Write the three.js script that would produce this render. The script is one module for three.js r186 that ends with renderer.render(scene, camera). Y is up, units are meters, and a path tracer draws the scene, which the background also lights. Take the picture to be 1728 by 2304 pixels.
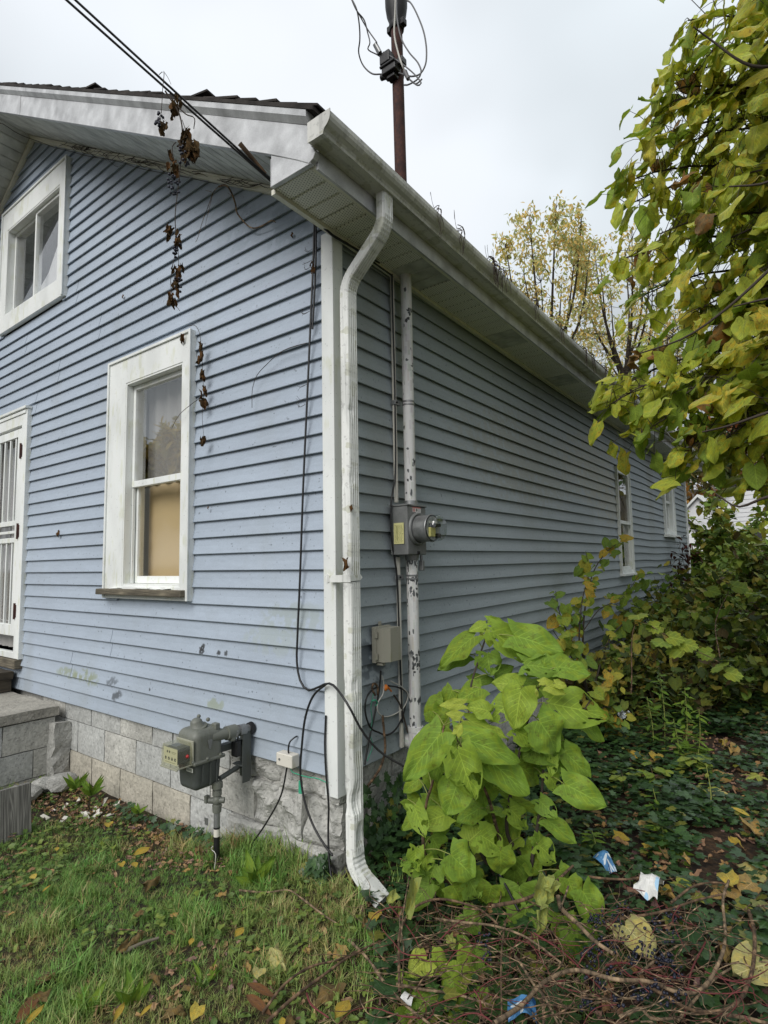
import * as THREE from 'three';
import { RoundedBoxGeometry } from 'three/addons/geometries/RoundedBoxGeometry.js';
import { mergeGeometries } from 'three/addons/utils/BufferGeometryUtils.js';

// ---------------------------------------------------------------- camera
const scene = new THREE.Scene();
const F = 1282.1, PX = [1728, 2304];
const camera = new THREE.PerspectiveCamera(2 * Math.atan(1152 / F) * 180 / Math.PI, 0.75, 0.05, 600);
camera.position.set(1.92097, 1.48912, 2.15152);
camera.rotation.set(0.088920, 0.641945, -0.017700, 'YXZ');
camera.updateMatrixWorld(true);
scene.add(camera);

// ---------------------------------------------------------------- renderer, sky, sun
const renderer = new THREE.WebGLRenderer({ antialias: true });
renderer.setSize(768, 1024);
renderer.toneMapping = THREE.LinearToneMapping;
renderer.toneMappingExposure = 1.78;
renderer.shadowMap.enabled = true;
renderer.shadowMap.type = THREE.PCFSoftShadowMap;

function rng(s) { let a = s >>> 0; return () => { a = (a + 0x6d2b79f5) | 0; let t = Math.imul(a ^ (a >>> 15), 1 | a); t = (t + Math.imul(t ^ (t >>> 7), 61 | t)) ^ t; return ((t ^ (t >>> 14)) >>> 0) / 4294967296; }; }
const clamp = (x, a = 0, b = 1) => Math.min(b, Math.max(a, x));
const lerp = (a, b, t) => a + (b - a) * t;
const smooth = (a, b, x) => { const t = clamp((x - a) / (b - a)); return t * t * (3 - 2 * t); };
// lattice noise, optionally wrapping so that textures tile
const hash = (x, y, s) => { let h = Math.imul(x, 374761393) ^ Math.imul(y, 668265263) ^ Math.imul(s, 2246822519); h = Math.imul(h ^ (h >>> 13), 1274126177); return ((h ^ (h >>> 16)) >>> 0) / 4294967296; };
function vnoise(x, y, s = 0, wx = 0, wy = 0) {
  let x0 = Math.floor(x), y0 = Math.floor(y); const fx = x - x0, fy = y - y0, u = fx * fx * (3 - 2 * fx), v = fy * fy * (3 - 2 * fy);
  let x1 = x0 + 1, y1 = y0 + 1;
  if (wx) { x0 = ((x0 % wx) + wx) % wx; x1 = ((x1 % wx) + wx) % wx; }
  if (wy) { y0 = ((y0 % wy) + wy) % wy; y1 = ((y1 % wy) + wy) % wy; }
  return lerp(lerp(hash(x0, y0, s), hash(x1, y0, s), u), lerp(hash(x0, y1, s), hash(x1, y1, s), u), v);
}
function fbm(x, y, s = 0, o = 4, wx = 0, wy = 0) { let a = 0, k = .5, n = 0; for (let i = 0; i < o; i++) { a += k * vnoise(x, y, s + i, wx, wy); n += k; x *= 2; y *= 2; wx *= 2; wy *= 2; k *= .5; } return a / n; }

// overcast sky: a bright, thin, faintly blue cloud layer, brighter overhead
{
  const w = 1024, h = 512, d = new Float32Array(w * h * 4);
  for (let j = 0; j < h; j++) for (let i = 0; i < w; i++) {
    const el = ((j + .5) / h - .5) * Math.PI, az = (i + .5) / w * 2 * Math.PI, up = Math.max(0, Math.sin(el));
    const X = Math.cos(az) * Math.cos(el) / (up + .32), Y = Math.sin(az) * Math.cos(el) / (up + .32);
    const c = fbm(X * 1.1 + 7.3, Y * 1.1 + 2.1, 11, 5), c2 = fbm(X * .6 + 20, Y * .6 + 31, 23, 3);
    let L = (.325 + .11 * up) * (.56 + .84 * smooth(.28, .72, c));
    const blue = smooth(.47, .66, c2);
    const k = (j * w + i) * 4;
    if (el < 0) L *= Math.max(.25, 1 + el * 2.2);
    d[k] = L * lerp(1.0, .91, blue); d[k + 1] = L * lerp(1.012, .985, blue); d[k + 2] = L * lerp(1.07, 1.045, blue); d[k + 3] = 1;
  }
  const t = new THREE.DataTexture(d, w, h, THREE.RGBAFormat, THREE.FloatType);
  t.mapping = THREE.EquirectangularReflectionMapping; t.magFilter = t.minFilter = THREE.LinearFilter; t.needsUpdate = true;
  scene.background = t; scene.environment = t; scene.environmentIntensity = 1;
}
const sun = new THREE.DirectionalLight(new THREE.Color().setRGB(1, .975, .94), 1.5);
sun.position.set(1.5, 17, 18); sun.target.position.set(0, 1, -2);
sun.castShadow = true; sun.shadow.mapSize.set(2048, 2048); sun.shadow.radius = 70;
Object.assign(sun.shadow.camera, { left: -14, right: 14, top: 14, bottom: -14, near: 1, far: 60 });
scene.add(sun, sun.target);

// ---------------------------------------------------------------- helpers
const V = (x, y, z) => new THREE.Vector3(x, y, z);
const ray = (px, py) => V((px - PX[0] / 2) / F, -(py - PX[1] / 2) / F, -1).applyQuaternion(camera.quaternion);
const at = (px, py, depth) => ray(px, py).multiplyScalar(depth).add(camera.position);      // a measured point of the place
const onPlane = (px, py, axis, val) => { const r = ray(px, py), k = (val - camera.position[axis]) / r[axis]; return r.multiplyScalar(k).add(camera.position); };
const used = {};
const numbered = (n) => { const k = used[n] = (used[n] ?? -1) + 1; return k ? n + '_' + String(k).padStart(3, '0') : n; };
function tag(o, label, category, group, kind) { if (label) o.userData.label = label; if (category) o.userData.category = category; if (group) o.userData.group = group; if (kind) o.userData.kind = kind; return o; }
function thing(name, label, category, p = [0, 0, 0], turn = 0, group) { const o = new THREE.Group(); o.name = numbered(name); scene.add(o); o.position.set(...p); o.rotation.y = turn; return tag(o, label, category, group); }
function norm(g) { let n = g.index ? g.toNonIndexed() : g; for (const k of Object.keys(n.attributes)) if (!['position', 'normal', 'uv', 'color'].includes(k)) n.deleteAttribute(k); if (!n.attributes.normal) n.computeVertexNormals(); if (!n.attributes.uv) boxUV(n); return n; }
function obj(name, geos, mat, parent = scene) {
  const list = (Array.isArray(geos) ? geos : [geos]).map(norm);
  const m = new THREE.Mesh(list.length > 1 ? mergeGeometries(list) : list[0], mat);
  m.name = parent === scene ? numbered(name) : name; m.castShadow = m.receiveShadow = true; parent.add(m); return m;
}
function boxUV(g, k = 1) {
  const p = g.attributes.position, n = g.attributes.normal, uv = new Float32Array(p.count * 2);
  for (let i = 0; i < p.count; i++) {
    const x = p.getX(i), y = p.getY(i), z = p.getZ(i), a = Math.abs(n.getX(i)), b = Math.abs(n.getY(i)), c = Math.abs(n.getZ(i));
    if (a >= b && a >= c) { uv[2 * i] = z * k; uv[2 * i + 1] = y * k; } else if (b >= c) { uv[2 * i] = x * k; uv[2 * i + 1] = z * k; } else { uv[2 * i] = x * k; uv[2 * i + 1] = y * k; }
  }
  g.setAttribute('uv', new THREE.BufferAttribute(uv, 2)); return g;
}
// a chamfered box between two corners
function bx(x0, y0, z0, x1, y1, z1, r = .003) {
  const w = Math.abs(x1 - x0), h = Math.abs(y1 - y0), d = Math.abs(z1 - z0), q = Math.min(r, w * .45, h * .45, d * .45);
  let g = new RoundedBoxGeometry(w, h, d, 1, q).translate((x0 + x1) / 2, (y0 + y1) / 2, (z0 + z1) / 2);
  g = g.index ? g.toNonIndexed() : g; g.deleteAttribute('uv'); return boxUV(g);
}
function cyl(p0, p1, r0, r1 = r0, seg = 14, open = false) {
  const a = V(...(p0.toArray ? p0.toArray() : p0)), b = V(...(p1.toArray ? p1.toArray() : p1)), d = b.clone().sub(a), L = d.length();
  const g = new THREE.CylinderGeometry(r1, r0, L, seg, 1, open).translate(0, L / 2, 0);
  const uv = g.attributes.uv; for (let i = 0; i < uv.count; i++) uv.setXY(i, uv.getX(i) * 2 * Math.PI * r0, uv.getY(i) * L);
  return g.applyQuaternion(new THREE.Quaternion().setFromUnitVectors(V(0, 1, 0), d.normalize())).translate(a.x, a.y, a.z);
}
function ball(p, r, sx = 1, sy = 1, sz = 1, n = 8) { return new THREE.SphereGeometry(r, n, Math.max(5, n - 2)).scale(sx, sy, sz).translate(...(p.toArray ? p.toArray() : p)); }
const vecs = (pts) => pts.map((p) => (p.isVector3 ? p : V(...p)));
// a tapering tube through points
function tube(pts, r0, r1 = r0, seg = 6, per = 4, tension = .5) {
  const v = vecs(pts), c = new THREE.CatmullRomCurve3(v, false, 'centripetal', tension), n = Math.max(2, (v.length - 1) * per);
  const g = new THREE.TubeGeometry(c, n, 1, seg, false), p = g.attributes.position, nr = g.attributes.normal, uv = g.attributes.uv, L = c.getLength();
  for (let i = 0; i <= n; i++) { const q = c.getPointAt(i / n), r = lerp(r0, r1, i / n); for (let j = 0; j <= seg; j++) { const k = i * (seg + 1) + j; p.setXYZ(k, q.x + nr.getX(k) * r, q.y + nr.getY(k) * r, q.z + nr.getZ(k) * r); uv.setXY(k, i / n * L, j / seg * 2 * Math.PI * r0); } }
  return g;
}
// faces given by corner points (each a triangle or quad), flat shaded, uv in metres
function faces(list) {
  const p = []; for (const f of list) { const q = vecs(f); for (let i = 1; i + 1 < q.length; i++) for (const v of [q[0], q[i], q[i + 1]]) p.push(v.x, v.y, v.z); }
  const g = new THREE.BufferGeometry(); g.setAttribute('position', new THREE.BufferAttribute(new Float32Array(p), 3)); g.computeVertexNormals(); return boxUV(g);
}
// a closed or open profile [a,b] carried through stations; put(a, b, station) returns the point
function loft(profile, stations, put, closed = true, caps = true) {
  const rows = stations.map((s) => profile.map(([a, b]) => put(a, b, s))), f = [], n = profile.length;
  for (let i = 0; i + 1 < rows.length; i++) for (let j = 0; j < (closed ? n : n - 1); j++) { const k = (j + 1) % n; f.push([rows[i][j], rows[i][k], rows[i + 1][k], rows[i + 1][j]]); }
  if (caps) { f.push(rows[0].slice().reverse()); f.push(rows[rows.length - 1]); }
  return faces(f);
}
// a flat outline with thickness along z, from z0 to z1
function slab(outline, z0, z1, holes = [], bevel = 0) {
  const s = new THREE.Shape(outline.map(([x, y]) => new THREE.Vector2(x, y)));
  for (const h of holes) s.holes.push(new THREE.Path(h.map(([x, y]) => new THREE.Vector2(x, y))));
  let g = new THREE.ExtrudeGeometry(s, { depth: z1 - z0 - 2 * bevel, bevelEnabled: bevel > 0, bevelSize: bevel, bevelThickness: bevel, bevelOffset: -bevel, bevelSegments: 1 }).translate(0, 0, z0 + bevel);
  g = g.index ? g.toNonIndexed() : g; g.deleteAttribute('uv'); return boxUV(g);
}
function jiggle(g, amp, freq, seed = 0) {        // roughens a shape; equal points move alike
  const p = g.attributes.position;
  for (let i = 0; i < p.count; i++) { const x = p.getX(i), y = p.getY(i), z = p.getZ(i), f = (s) => (fbm(x * freq + z * freq * .7 + s * 9.1, y * freq - z * freq * .5, seed + s, 3) - .5) * 2 * amp; p.setXYZ(i, x + f(1), y + f(2), z + f(3)); }
  g.computeVertexNormals(); return g;
}

// ---------------------------------------------------------------- textures and materials
function tex(w, h, fn, srgb = true, metres = 1) {
  const d = new Uint8Array(w * h * 4);
  for (let j = 0; j < h; j++) for (let i = 0; i < w; i++) { const c = fn(i / w, j / h, i, j), k = (j * w + i) * 4; d[k] = clamp(c[0]) * 255; d[k + 1] = clamp(c[1]) * 255; d[k + 2] = clamp(c[2]) * 255; d[k + 3] = clamp(c[3] ?? 1) * 255; }
  const t = new THREE.DataTexture(d, w, h); t.wrapS = t.wrapT = THREE.RepeatWrapping; t.magFilter = THREE.LinearFilter; t.minFilter = THREE.LinearMipmapLinearFilter; t.generateMipmaps = true;
  if (srgb) t.colorSpace = THREE.SRGBColorSpace; if (metres) t.repeat.set(1 / metres, 1 / metres); t.needsUpdate = true; return t;
}
function canvasTex(w, h, draw) { const c = document.createElement('canvas'); c.width = w; c.height = h; draw(c.getContext('2d'), w, h); const t = new THREE.CanvasTexture(c); t.colorSpace = THREE.SRGBColorSpace; return t; }
const grey = (v) => [v, v, v];
const lin = (r, g, b) => new THREE.Color().setRGB(r, g, b);
const std = (o) => new THREE.MeshStandardMaterial({ roughness: .8, side: THREE.DoubleSide, ...o });
const T = {
  grain: tex(512, 512, (u, v) => grey(.78 + .3 * (fbm(u * 8, v * 8, 1, 6, 8, 8) - .5) + .14 * (hash(u * 512 | 0, v * 512 | 0, 5) - .5)), true, .6),
  rough: tex(512, 512, (u, v) => grey(fbm(u * 24, v * 24, 3, 5, 24, 24)), false, .5),
  dirt: tex(1024, 1024, (u, v) => { const a = fbm(u * 6, v * 3, 41, 6, 6, 3), s = smooth(.56, .8, fbm(u * 30, v * 10, 43, 4, 30, 10)), q = smooth(.78, .82, fbm(u * 90, v * 90, 47, 3, 90, 90)); const k = 1 - .06 * smooth(.4, .75, a) - .05 * s - .10 * q; return [k, k * .995, k * (.97 - .05 * s)]; }, true, 1.1),
  streak: tex(1024, 1024, (u, v) => { const a = fbm(u * 9, v * 3, 141, 6, 9, 3), s = smooth(.55, .72, fbm(u * 70, v * 4, 143, 4, 70, 4)), q = smooth(.68, .74, fbm(u * 60, v * 60, 147, 3, 60, 60)), b = smooth(.62, .72, fbm(u * 14, v * 20, 149, 4, 14, 20)); const k = 1 - .08 * smooth(.4, .7, a) - .09 * s - .09 * q - .10 * b; return [k, k * .995, k * (.975 - .05 * b)]; }, true, .9),
  concrete: tex(1024, 1024, (u, v) => { const a = fbm(u * 5, v * 5, 61, 6, 5, 5), b = fbm(u * 60, v * 60, 67, 3, 60, 60), p = smooth(.7, .78, fbm(u * 70, v * 70, 71, 2, 70, 70)); const k = .80 + .20 * (a - .5) + .20 * (b - .5) - .12 * p; return [k, k, k * .98]; }, true, 1.0),
  pits: tex(512, 512, (u, v) => { const a = fbm(u * 40, v * 40, 83, 4, 40, 40); return grey(.5 + .8 * (a - .5) - .5 * smooth(.66, .74, fbm(u * 34, v * 34, 89, 2, 34, 34))); }, false, .5),
  wood: tex(512, 512, (u, v) => { const w = fbm(u * 3, v * 1.0, 91, 3, 3, 1), r = Math.sin((u * 9 + w * 14 + fbm(u * 40, v * 4, 93, 2, 40, 4) * 1.4) * 6.283); const k = .66 + .10 * r + .25 * (fbm(u * 60, v * 8, 97, 3, 60, 8) - .5); return [k, k * .99, k * .96]; }, true, .32),
  planks: tex(512, 512, (u, v) => { const k = .6 + .5 * (fbm(u * 5, v * 60, 101, 4, 5, 60) - .5) + .3 * (fbm(u * 4, v * 4, 103, 4, 4, 4) - .5); return [k, k * .97, k * .9]; }, true, .5),
  rust: tex(512, 512, (u, v) => { const a = fbm(u * 8, v * 8, 107, 5, 8, 8), b = fbm(u * 40, v * 40, 109, 3, 40, 40); return [.34 + .3 * (a - .5) + .2 * (b - .5), .2 + .2 * (a - .5) + .12 * (b - .5), .17 + .14 * (a - .5)]; }, true, .4),
  bark: tex(512, 512, (u, v) => { const k = .5 + .8 * (fbm(u * 24, v * 5, 113, 5, 24, 5) - .5); return [k, k * .93, k * .84]; }, true, .4),
  soil: tex(1024, 1024, (u, v) => { const a = fbm(u * 7, v * 7, 127, 6, 7, 7), b = fbm(u * 80, v * 80, 131, 3, 80, 80), k = .5 + .6 * (a - .5) + .6 * (b - .5); return [k, k * .84, k * .66]; }, true, 1.6),
  shingle: tex(512, 512, (u, v) => { const k = .5 + .5 * (fbm(u * 6, v * 6, 137, 4, 6, 6) - .5) + .45 * (hash(u * 512 | 0, v * 512 | 0, 7) - .5); return [k, k * .97, k * .94]; }, true, .5),
};
const clone = (t, m) => { const c = t.clone(); c.repeat.set(1 / m, 1 / m); c.needsUpdate = true; return c; };

// painted or moulded white trim, dirtier variants
const M = {
  white: std({ color: lin(.81, .845, .875), map: T.dirt, roughness: .5, bumpMap: T.rough, bumpScale: .0004 }),
  fascia: std({ color: lin(.86, .88, .90), map: T.grain, roughness: .42, bumpMap: T.rough, bumpScale: .0004 }),
  cream: std({ color: lin(.76, .76, .69), map: T.dirt, roughness: .6 }),
  soffit: std({ color: lin(.80, .82, .76), map: T.grain, roughness: .6 }),
  gutter: std({ color: lin(.60, .61, .60), map: T.streak, roughness: .45, bumpMap: T.rough, bumpScale: .0006 }),
  spout: std({ color: lin(.80, .825, .83), map: T.streak, roughness: .45, bumpMap: T.rough, bumpScale: .0012 }),
  block: std({ color: lin(.68, .69, .69), map: T.concrete, roughness: .95, bumpMap: T.pits, bumpScale: .002 }),
  blockTan: std({ color: lin(.68, .635, .55), map: T.concrete, roughness: .95, bumpMap: T.pits, bumpScale: .003 }),
  blockPale: std({ color: lin(.72, .71, .68), map: T.concrete, roughness: .95, bumpMap: T.pits, bumpScale: .003 }),
  mortar: std({ color: lin(.62, .61, .59), map: T.concrete, roughness: 1, bumpMap: T.pits, bumpScale: .004 }),
  stone: std({ color: lin(.64, .635, .62), map: T.concrete, roughness: .95, bumpMap: T.pits, bumpScale: .006 }),
  slabTop: std({ color: lin(.56, .53, .48), map: T.concrete, roughness: .95, bumpMap: T.pits, bumpScale: .006 }),
  stepMat: std({ color: lin(.16, .14, .115), map: T.planks, roughness: .95 }),
  board: std({ color: lin(.44, .435, .42), map: T.wood, roughness: .95, bumpMap: T.wood, bumpScale: .003 }),
  sill: std({ color: lin(.42, .39, .33), map: T.planks, roughness: .9, bumpMap: T.planks, bumpScale: .003 }),
  galv: std({ color: lin(.45, .46, .46), map: T.grain, roughness: .42, metalness: .6 }),
  meterGrey: std({ color: lin(.33, .34, .335), map: T.grain, roughness: .5, metalness: .15 }),
  gasGrey: std({ color: lin(.155, .165, .15), map: T.dirt, roughness: .5, bumpMap: T.rough, bumpScale: .0005 }),
  gasDark: std({ color: lin(.075, .085, .085), map: T.dirt, roughness: .55 }),
  nid: std({ color: lin(.30, .295, .255), map: T.dirt, roughness: .65 }),
  conduit: null,
  rust: std({ color: lin(.50, .50, .52), map: T.rust, roughness: .85 }),
  black: std({ color: lin(.014, .014, .015), roughness: .45 }),
  darkIron: std({ color: lin(.022, .022, .024), map: T.grain, roughness: .55, metalness: .3 }),
  wireGrey: std({ color: lin(.11, .11, .115), roughness: .5 }),
  wirePale: std({ color: lin(.5, .49, .45), roughness: .6 }),
  wireGreen: std({ color: lin(.05, .33, .2), roughness: .5 }),
  orange: std({ color: lin(.6, .17, .02), roughness: .6 }),
  plasticWhite: std({ color: lin(.68, .66, .62), map: T.dirt, roughness: .5 }),
  glass: new THREE.MeshPhysicalMaterial({ color: 0xffffff, transmission: 1, thickness: 0, roughness: .01, ior: 2.6, side: THREE.DoubleSide }),
  dullGlass: new THREE.MeshPhysicalMaterial({ color: lin(.97, .96, .92), transmission: 1, thickness: 0, roughness: .06, ior: 1.45, side: THREE.DoubleSide }),
  meterGlass: new THREE.MeshPhysicalMaterial({ color: lin(.9, .92, .92), transmission: 1, thickness: 0, roughness: .06, ior: 1.9, side: THREE.DoubleSide }),
  hazyPlastic: new THREE.MeshPhysicalMaterial({ color: lin(.86, .86, .76), transmission: .92, thickness: 0, roughness: .12, ior: 1.45, side: THREE.DoubleSide }),
  sheet: std({ color: lin(.82, .83, .84), roughness: 1 }),
  curtain: std({ color: lin(.40, .39, .37), roughness: 1 }),
  blind: std({ color: lin(.56, .45, .29), roughness: .95 }),
  dark: std({ color: lin(.05, .05, .05), roughness: .95 }),
  room: std({ color: lin(.34, .33, .30), roughness: 1 }),
  sheath: std({ color: lin(.10, .11, .12), roughness: 1 }),
  shingle: std({ color: lin(.13, .12, .115), map: T.shingle, roughness: 1, bumpMap: T.shingle, bumpScale: .002 }),
  bark: std({ color: lin(.16, .14, .12), map: T.bark, roughness: 1, bumpMap: T.bark, bumpScale: .004 }),
  twigDark: std({ color: lin(.05, .038, .03), roughness: .95 }),
  vine: std({ color: lin(.52, .38, .27), map: T.bark, roughness: .95 }),
  vinePale: std({ color: lin(.80, .66, .50), map: T.bark, roughness: .95 }),
  vineRed: std({ color: lin(.14, .03, .03), roughness: .8 }),
  berry: std({ color: lin(.012, .014, .03), roughness: .5 }),
};

// ---------------------------------------------------------------- the house
const E1 = .1016, Y0 = 1.46, SL = .584, XR = -3.86, EAVE = 3.385, FZ = .455;   // course height, reference course, roof slope, ridge, eave, front overhang
const house = thing('house', 'pale blue clapboard house with white trim and a gable roof', 'house');
// siding colour: faded paint with grime, mildew and scuffs of its own
function sidingTex(w, h, W, H, base, spots, side) {
  const t = tex(w, h, (u, v) => {
    const x = u * W, y = v * H;
    let k = 1 + .10 * (fbm(x * 1.3, y * 5, 201, 4) - .5) + .05 * (fbm(x * 14, y * 70, 203, 3) - .5) + .07 * (hash(u * w | 0, v * h | 0, 9) - .5);
    let r = base[0] * k, g = base[1] * k, b = base[2] * k;
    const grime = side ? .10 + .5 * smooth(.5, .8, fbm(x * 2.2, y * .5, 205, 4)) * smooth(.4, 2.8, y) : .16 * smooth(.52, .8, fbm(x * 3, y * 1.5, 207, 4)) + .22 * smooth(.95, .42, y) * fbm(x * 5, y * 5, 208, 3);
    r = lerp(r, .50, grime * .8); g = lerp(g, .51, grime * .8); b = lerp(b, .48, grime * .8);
    for (const s of spots) { const dx = (x - s[0]) / s[2], dy = (y - s[1]) / s[3], q = dx * dx + dy * dy; if (q < 1) { const m = smooth(.42, .62, fbm(x * (s[2] < .06 ? 95 : 26) + s[0], y * (s[2] < .06 ? 95 : 26), 211, 4) + .3 * (1 - q) - .12) * (1 - q * q) * s[7]; r = lerp(r, s[4], m); g = lerp(g, s[5], m); b = lerp(b, s[6], m); } }
    const sp = .7 * smooth(.86, .88, fbm(x * 60, y * 60, 213, 2)); r *= 1 - .35 * sp; g *= 1 - .35 * sp; b *= 1 - .35 * sp;
    return [r, g, b];
  }, true, 0);
  t.repeat.set(1 / W, 1 / H); return t;
}
const spot = (px, py, rx, ry, c, m) => { const p = onPlane(px, py, 'z', 0); return [p.x + 5.2, p.y, rx, ry, ...c, m]; };
const mildew = [.50, .53, .38], chip = [.22, .23, .24], soot = [.30, .32, .34];
const frontTex = sidingTex(2048, 2048, 5.2, 5.85, [.64, .685, .738], [
  spot(190, 1525, .22, .07, mildew, .6), spot(150, 1515, .2, .05, mildew, .5), spot(250, 1540, .1, .06, soot, .6), spot(258, 1566, .09, .05, soot, .8), spot(480, 1585, .12, .04, mildew, .45),
  spot(452, 1461, .035, .04, chip, 1), spot(490, 1470, .022, .018, chip, .9), spot(506, 1471, .02, .022, chip, .8), spot(335, 1552, .018, .015, chip, 1), spot(540, 520, .28, .2, [.58, .63, .68], .6), spot(650, 500, .25, .2, [.56, .61, .66], .8), spot(660, 1390, .3, .1, [.60, .64, .63], .6), spot(610, 1440, .3, .1, [.62, .66, .63], .4),
], false);
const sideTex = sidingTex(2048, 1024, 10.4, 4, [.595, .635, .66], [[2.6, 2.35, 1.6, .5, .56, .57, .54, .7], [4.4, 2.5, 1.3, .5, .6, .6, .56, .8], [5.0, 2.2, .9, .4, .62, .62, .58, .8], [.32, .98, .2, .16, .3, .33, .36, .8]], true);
M.sidingF = std({ map: frontTex, roughness: .55, bumpMap: T.rough, bumpScale: .0006 });
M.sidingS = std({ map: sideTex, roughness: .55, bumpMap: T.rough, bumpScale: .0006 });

function boards(wall, mat, k0, k1, ends, holes, seams, wave, seed) {
  for (let k = k0; k <= k1; k++) {
    const yb = Y0 + k * E1, [lo, hi] = ends(yb), [lo2, hi2] = ends(yb + E1);
    if (hi - lo < .05) continue;
    let cuts = [[lo, hi]];
    for (const [a, b, c, d] of holes) if (yb < d - .004 && yb + E1 > c + .004) cuts = cuts.flatMap(([p, q]) => q <= a || p >= b ? [[p, q]] : [[p, a], [b, q]].filter(([s, t]) => t - s > .01));
    for (const [sx, sk] of seams) if (sk === k || sk === k + 1) cuts = cuts.flatMap(([p, q]) => sx > p + .1 && sx < q - .1 ? [[p, sx - .0012, 1], [sx + .0012, q]] : [[p, q]]);
    for (const [p, q, lap] of cuts) {
      const n = Math.max(2, Math.ceil((q - p) / .28)), st = [...Array(n + 1)].map((_, i) => lerp(p, q, i / n)), w0 = lap ? .0015 : 0;
      const prof = [[.008, -.036], [.006, -.012], [0, -.006], [.0, -.002], [.003, 0], [.05, -.011], [E1 + .010, -.0205], [E1 + .010, -.036]];
      const g = loft(prof, st, (a, b, x) => { const y = yb + a, L = ends(y); return V(clamp(x, L[0], L[1]), y + wave(x, yb) + (fbm(x * .9 + k * 3.1, k * 7.7, seed, 2) - .5) * .003, b + w0 + (fbm(x * 1.4 + k, k * 5.3, seed + 9, 2) - .5) * .003); });
      obj('siding_board', g, mat, wall);
    }
  }
}
const rect = (a, b, c, d) => [[a, c], [b, c], [b, d], [a, d]];
// front wall
const WIN = [-1.99, -1.29, 1.36, 2.82], UWIN = [-4.32, -3.18, 3.985, 4.87], DOOR = [-4.66, -3.78, .72, 2.80];
const front = obj('front_wall', slab([[-7.70, .44], [-.02, .44], [-.02, EAVE], [XR, EAVE - SL * XR + .02], [-7.70, EAVE]], -.14, -.037, [rect(...WIN), rect(...UWIN), rect(...DOOR)]), M.sheath, house);
const gable = (y) => { const e = y > EAVE - .04 ? Math.min(-.05, (EAVE + .03 - y) / SL) : -.05; return [2 * XR - e, e]; };
const seamAt = (px, py) => { const p = onPlane(px, py, 'z', 0); return [p.x, Math.floor((p.y - Y0) / E1)]; };
boards(front, M.sidingF, -10, 40, gable,
  [[-2.1, -1.25, 1.33, 2.93], [-4.4, -3.12, 3.88, 5.0], [-4.72, -3.735, .70, 2.87]],
  [seamAt(172, 645), seamAt(223, 718), seamAt(57, 766), seamAt(131, 820), seamAt(80, 893), seamAt(249, 1425), seamAt(159, 1476), seamAt(42, 1500)], (x, y) => 0, 301);
// side wall, built facing +z and turned to face +x
const side = obj('side_wall', slab(rect(.02, 10.30, .44, 3.30), -.14, -.037, [rect(5.345, 5.905, 1.33, 2.62), rect(8.28, 8.86, 1.93, 2.9)]), M.sheath, house);
side.rotation.y = Math.PI / 2;
boards(side, M.sidingS, -10, 17, () => [.05, 10.27], [[5.335, 5.915, 1.30, 2.64], [8.2, 8.9, 1.9, 2.95]], [], (x, y) => .008 * Math.exp(-((x - 7.2) ** 2) / 1.2) * Math.sin(y * 5 + x * 3) * smooth(4, 7, x) + .01 * Math.exp(-((x - 2.6) ** 2) / .6) * smooth(2, .8, y) * .6, 331);
obj('back_wall', bx(-7.70, .44, -10.32, -.02, 3.38, -10.2), M.sheath, house);
obj('left_wall', bx(-7.72, .44, -10.2, -7.6, 3.38, -.14), M.sheath, house);
obj('floor_deck', bx(-7.6, .46, -10.2, -.14, .56, -.14), M.room, house);
obj('attic_floor', bx(-7.6, 3.1, -10.2, -.14, 3.2, -.14), M.room, house);
obj('inner_partition', bx(-7.6, .56, -2.6, -.14, 3.1, -2.5), M.room, house);

// corner posts
function cornerPost(x, z, sx, sz, y0, y1) { return obj('corner_board', [bx(x - sx * .082, y0, z, x, y1, z - sz * .082, .004)], M.white, house); }
cornerPost(.02, .02, 1, 1, .362, 3.235);
obj('corner_board', bx(-.05, .40, -10.31, .02, 3.22, -10.25, .004), M.white, house);

// a double hung window: casing, jambs, sashes, panes, sill
function windowAt(parent, o, i, depth, opts = {}) {
  const [ox0, ox1, oy0, oy1] = o, [ix0, ix1, iy0, iy1] = i, P = opts.proud ?? .028;
  const w = obj('window', slab(rect(ox0, ox1, oy0, oy1), -.015, P, [rect(ix0, ix1, iy0, iy1)], .003), M.white, parent);
  // outer raised rim of the casing
  const rr = .016; obj('casing_rim', [bx(ox0 - .004, oy0, P, ox0 + rr, oy1 + .004, P + .012, .003), bx(ox1 - rr, oy0, P, ox1 + .004, oy1 + .004, P + .012, .003), bx(ox0 + rr + .001, oy1 - rr, P, ox1 - rr - .001, oy1 + .004, P + .012, .003)], M.white, w);
  obj('jamb', [bx(ix0 - .001, iy0, -depth, ix0 + .012, iy1, P - .004, .002), bx(ix1 - .012, iy0, -depth, ix1 + .001, iy1, P - .004, .002), bx(ix0 + .013, iy1 - .012, -depth, ix1 - .013, iy1 + .001, P - .004, .002), bx(ix0 + .013, iy0 - .001, -depth, ix1 - .013, iy0 + .014, P - .006, .002)], M.white, w);
  return w;
}
function sash(w, x0, x1, y0, y1, z, s = .035, b = s, glass = M.glass, mat = M.white) {
  obj('sash', [bx(x0, y0, z - .03, x0 + s, y1, z, .003), bx(x1 - s, y0, z - .03, x1, y1, z, .003), bx(x0 + s + .0005, y1 - s, z - .03, x1 - s - .0005, y1, z, .003), bx(x0 + s + .0005, y0, z - .03, x1 - s - .0005, y0 + b, z, .003)], mat, w);
  obj('pane', bx(x0 + s - .004, y0 + b - .004, z - .018, x1 - s + .004, y1 - s + .004, z - .0165, 0), glass, w);
}
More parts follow.
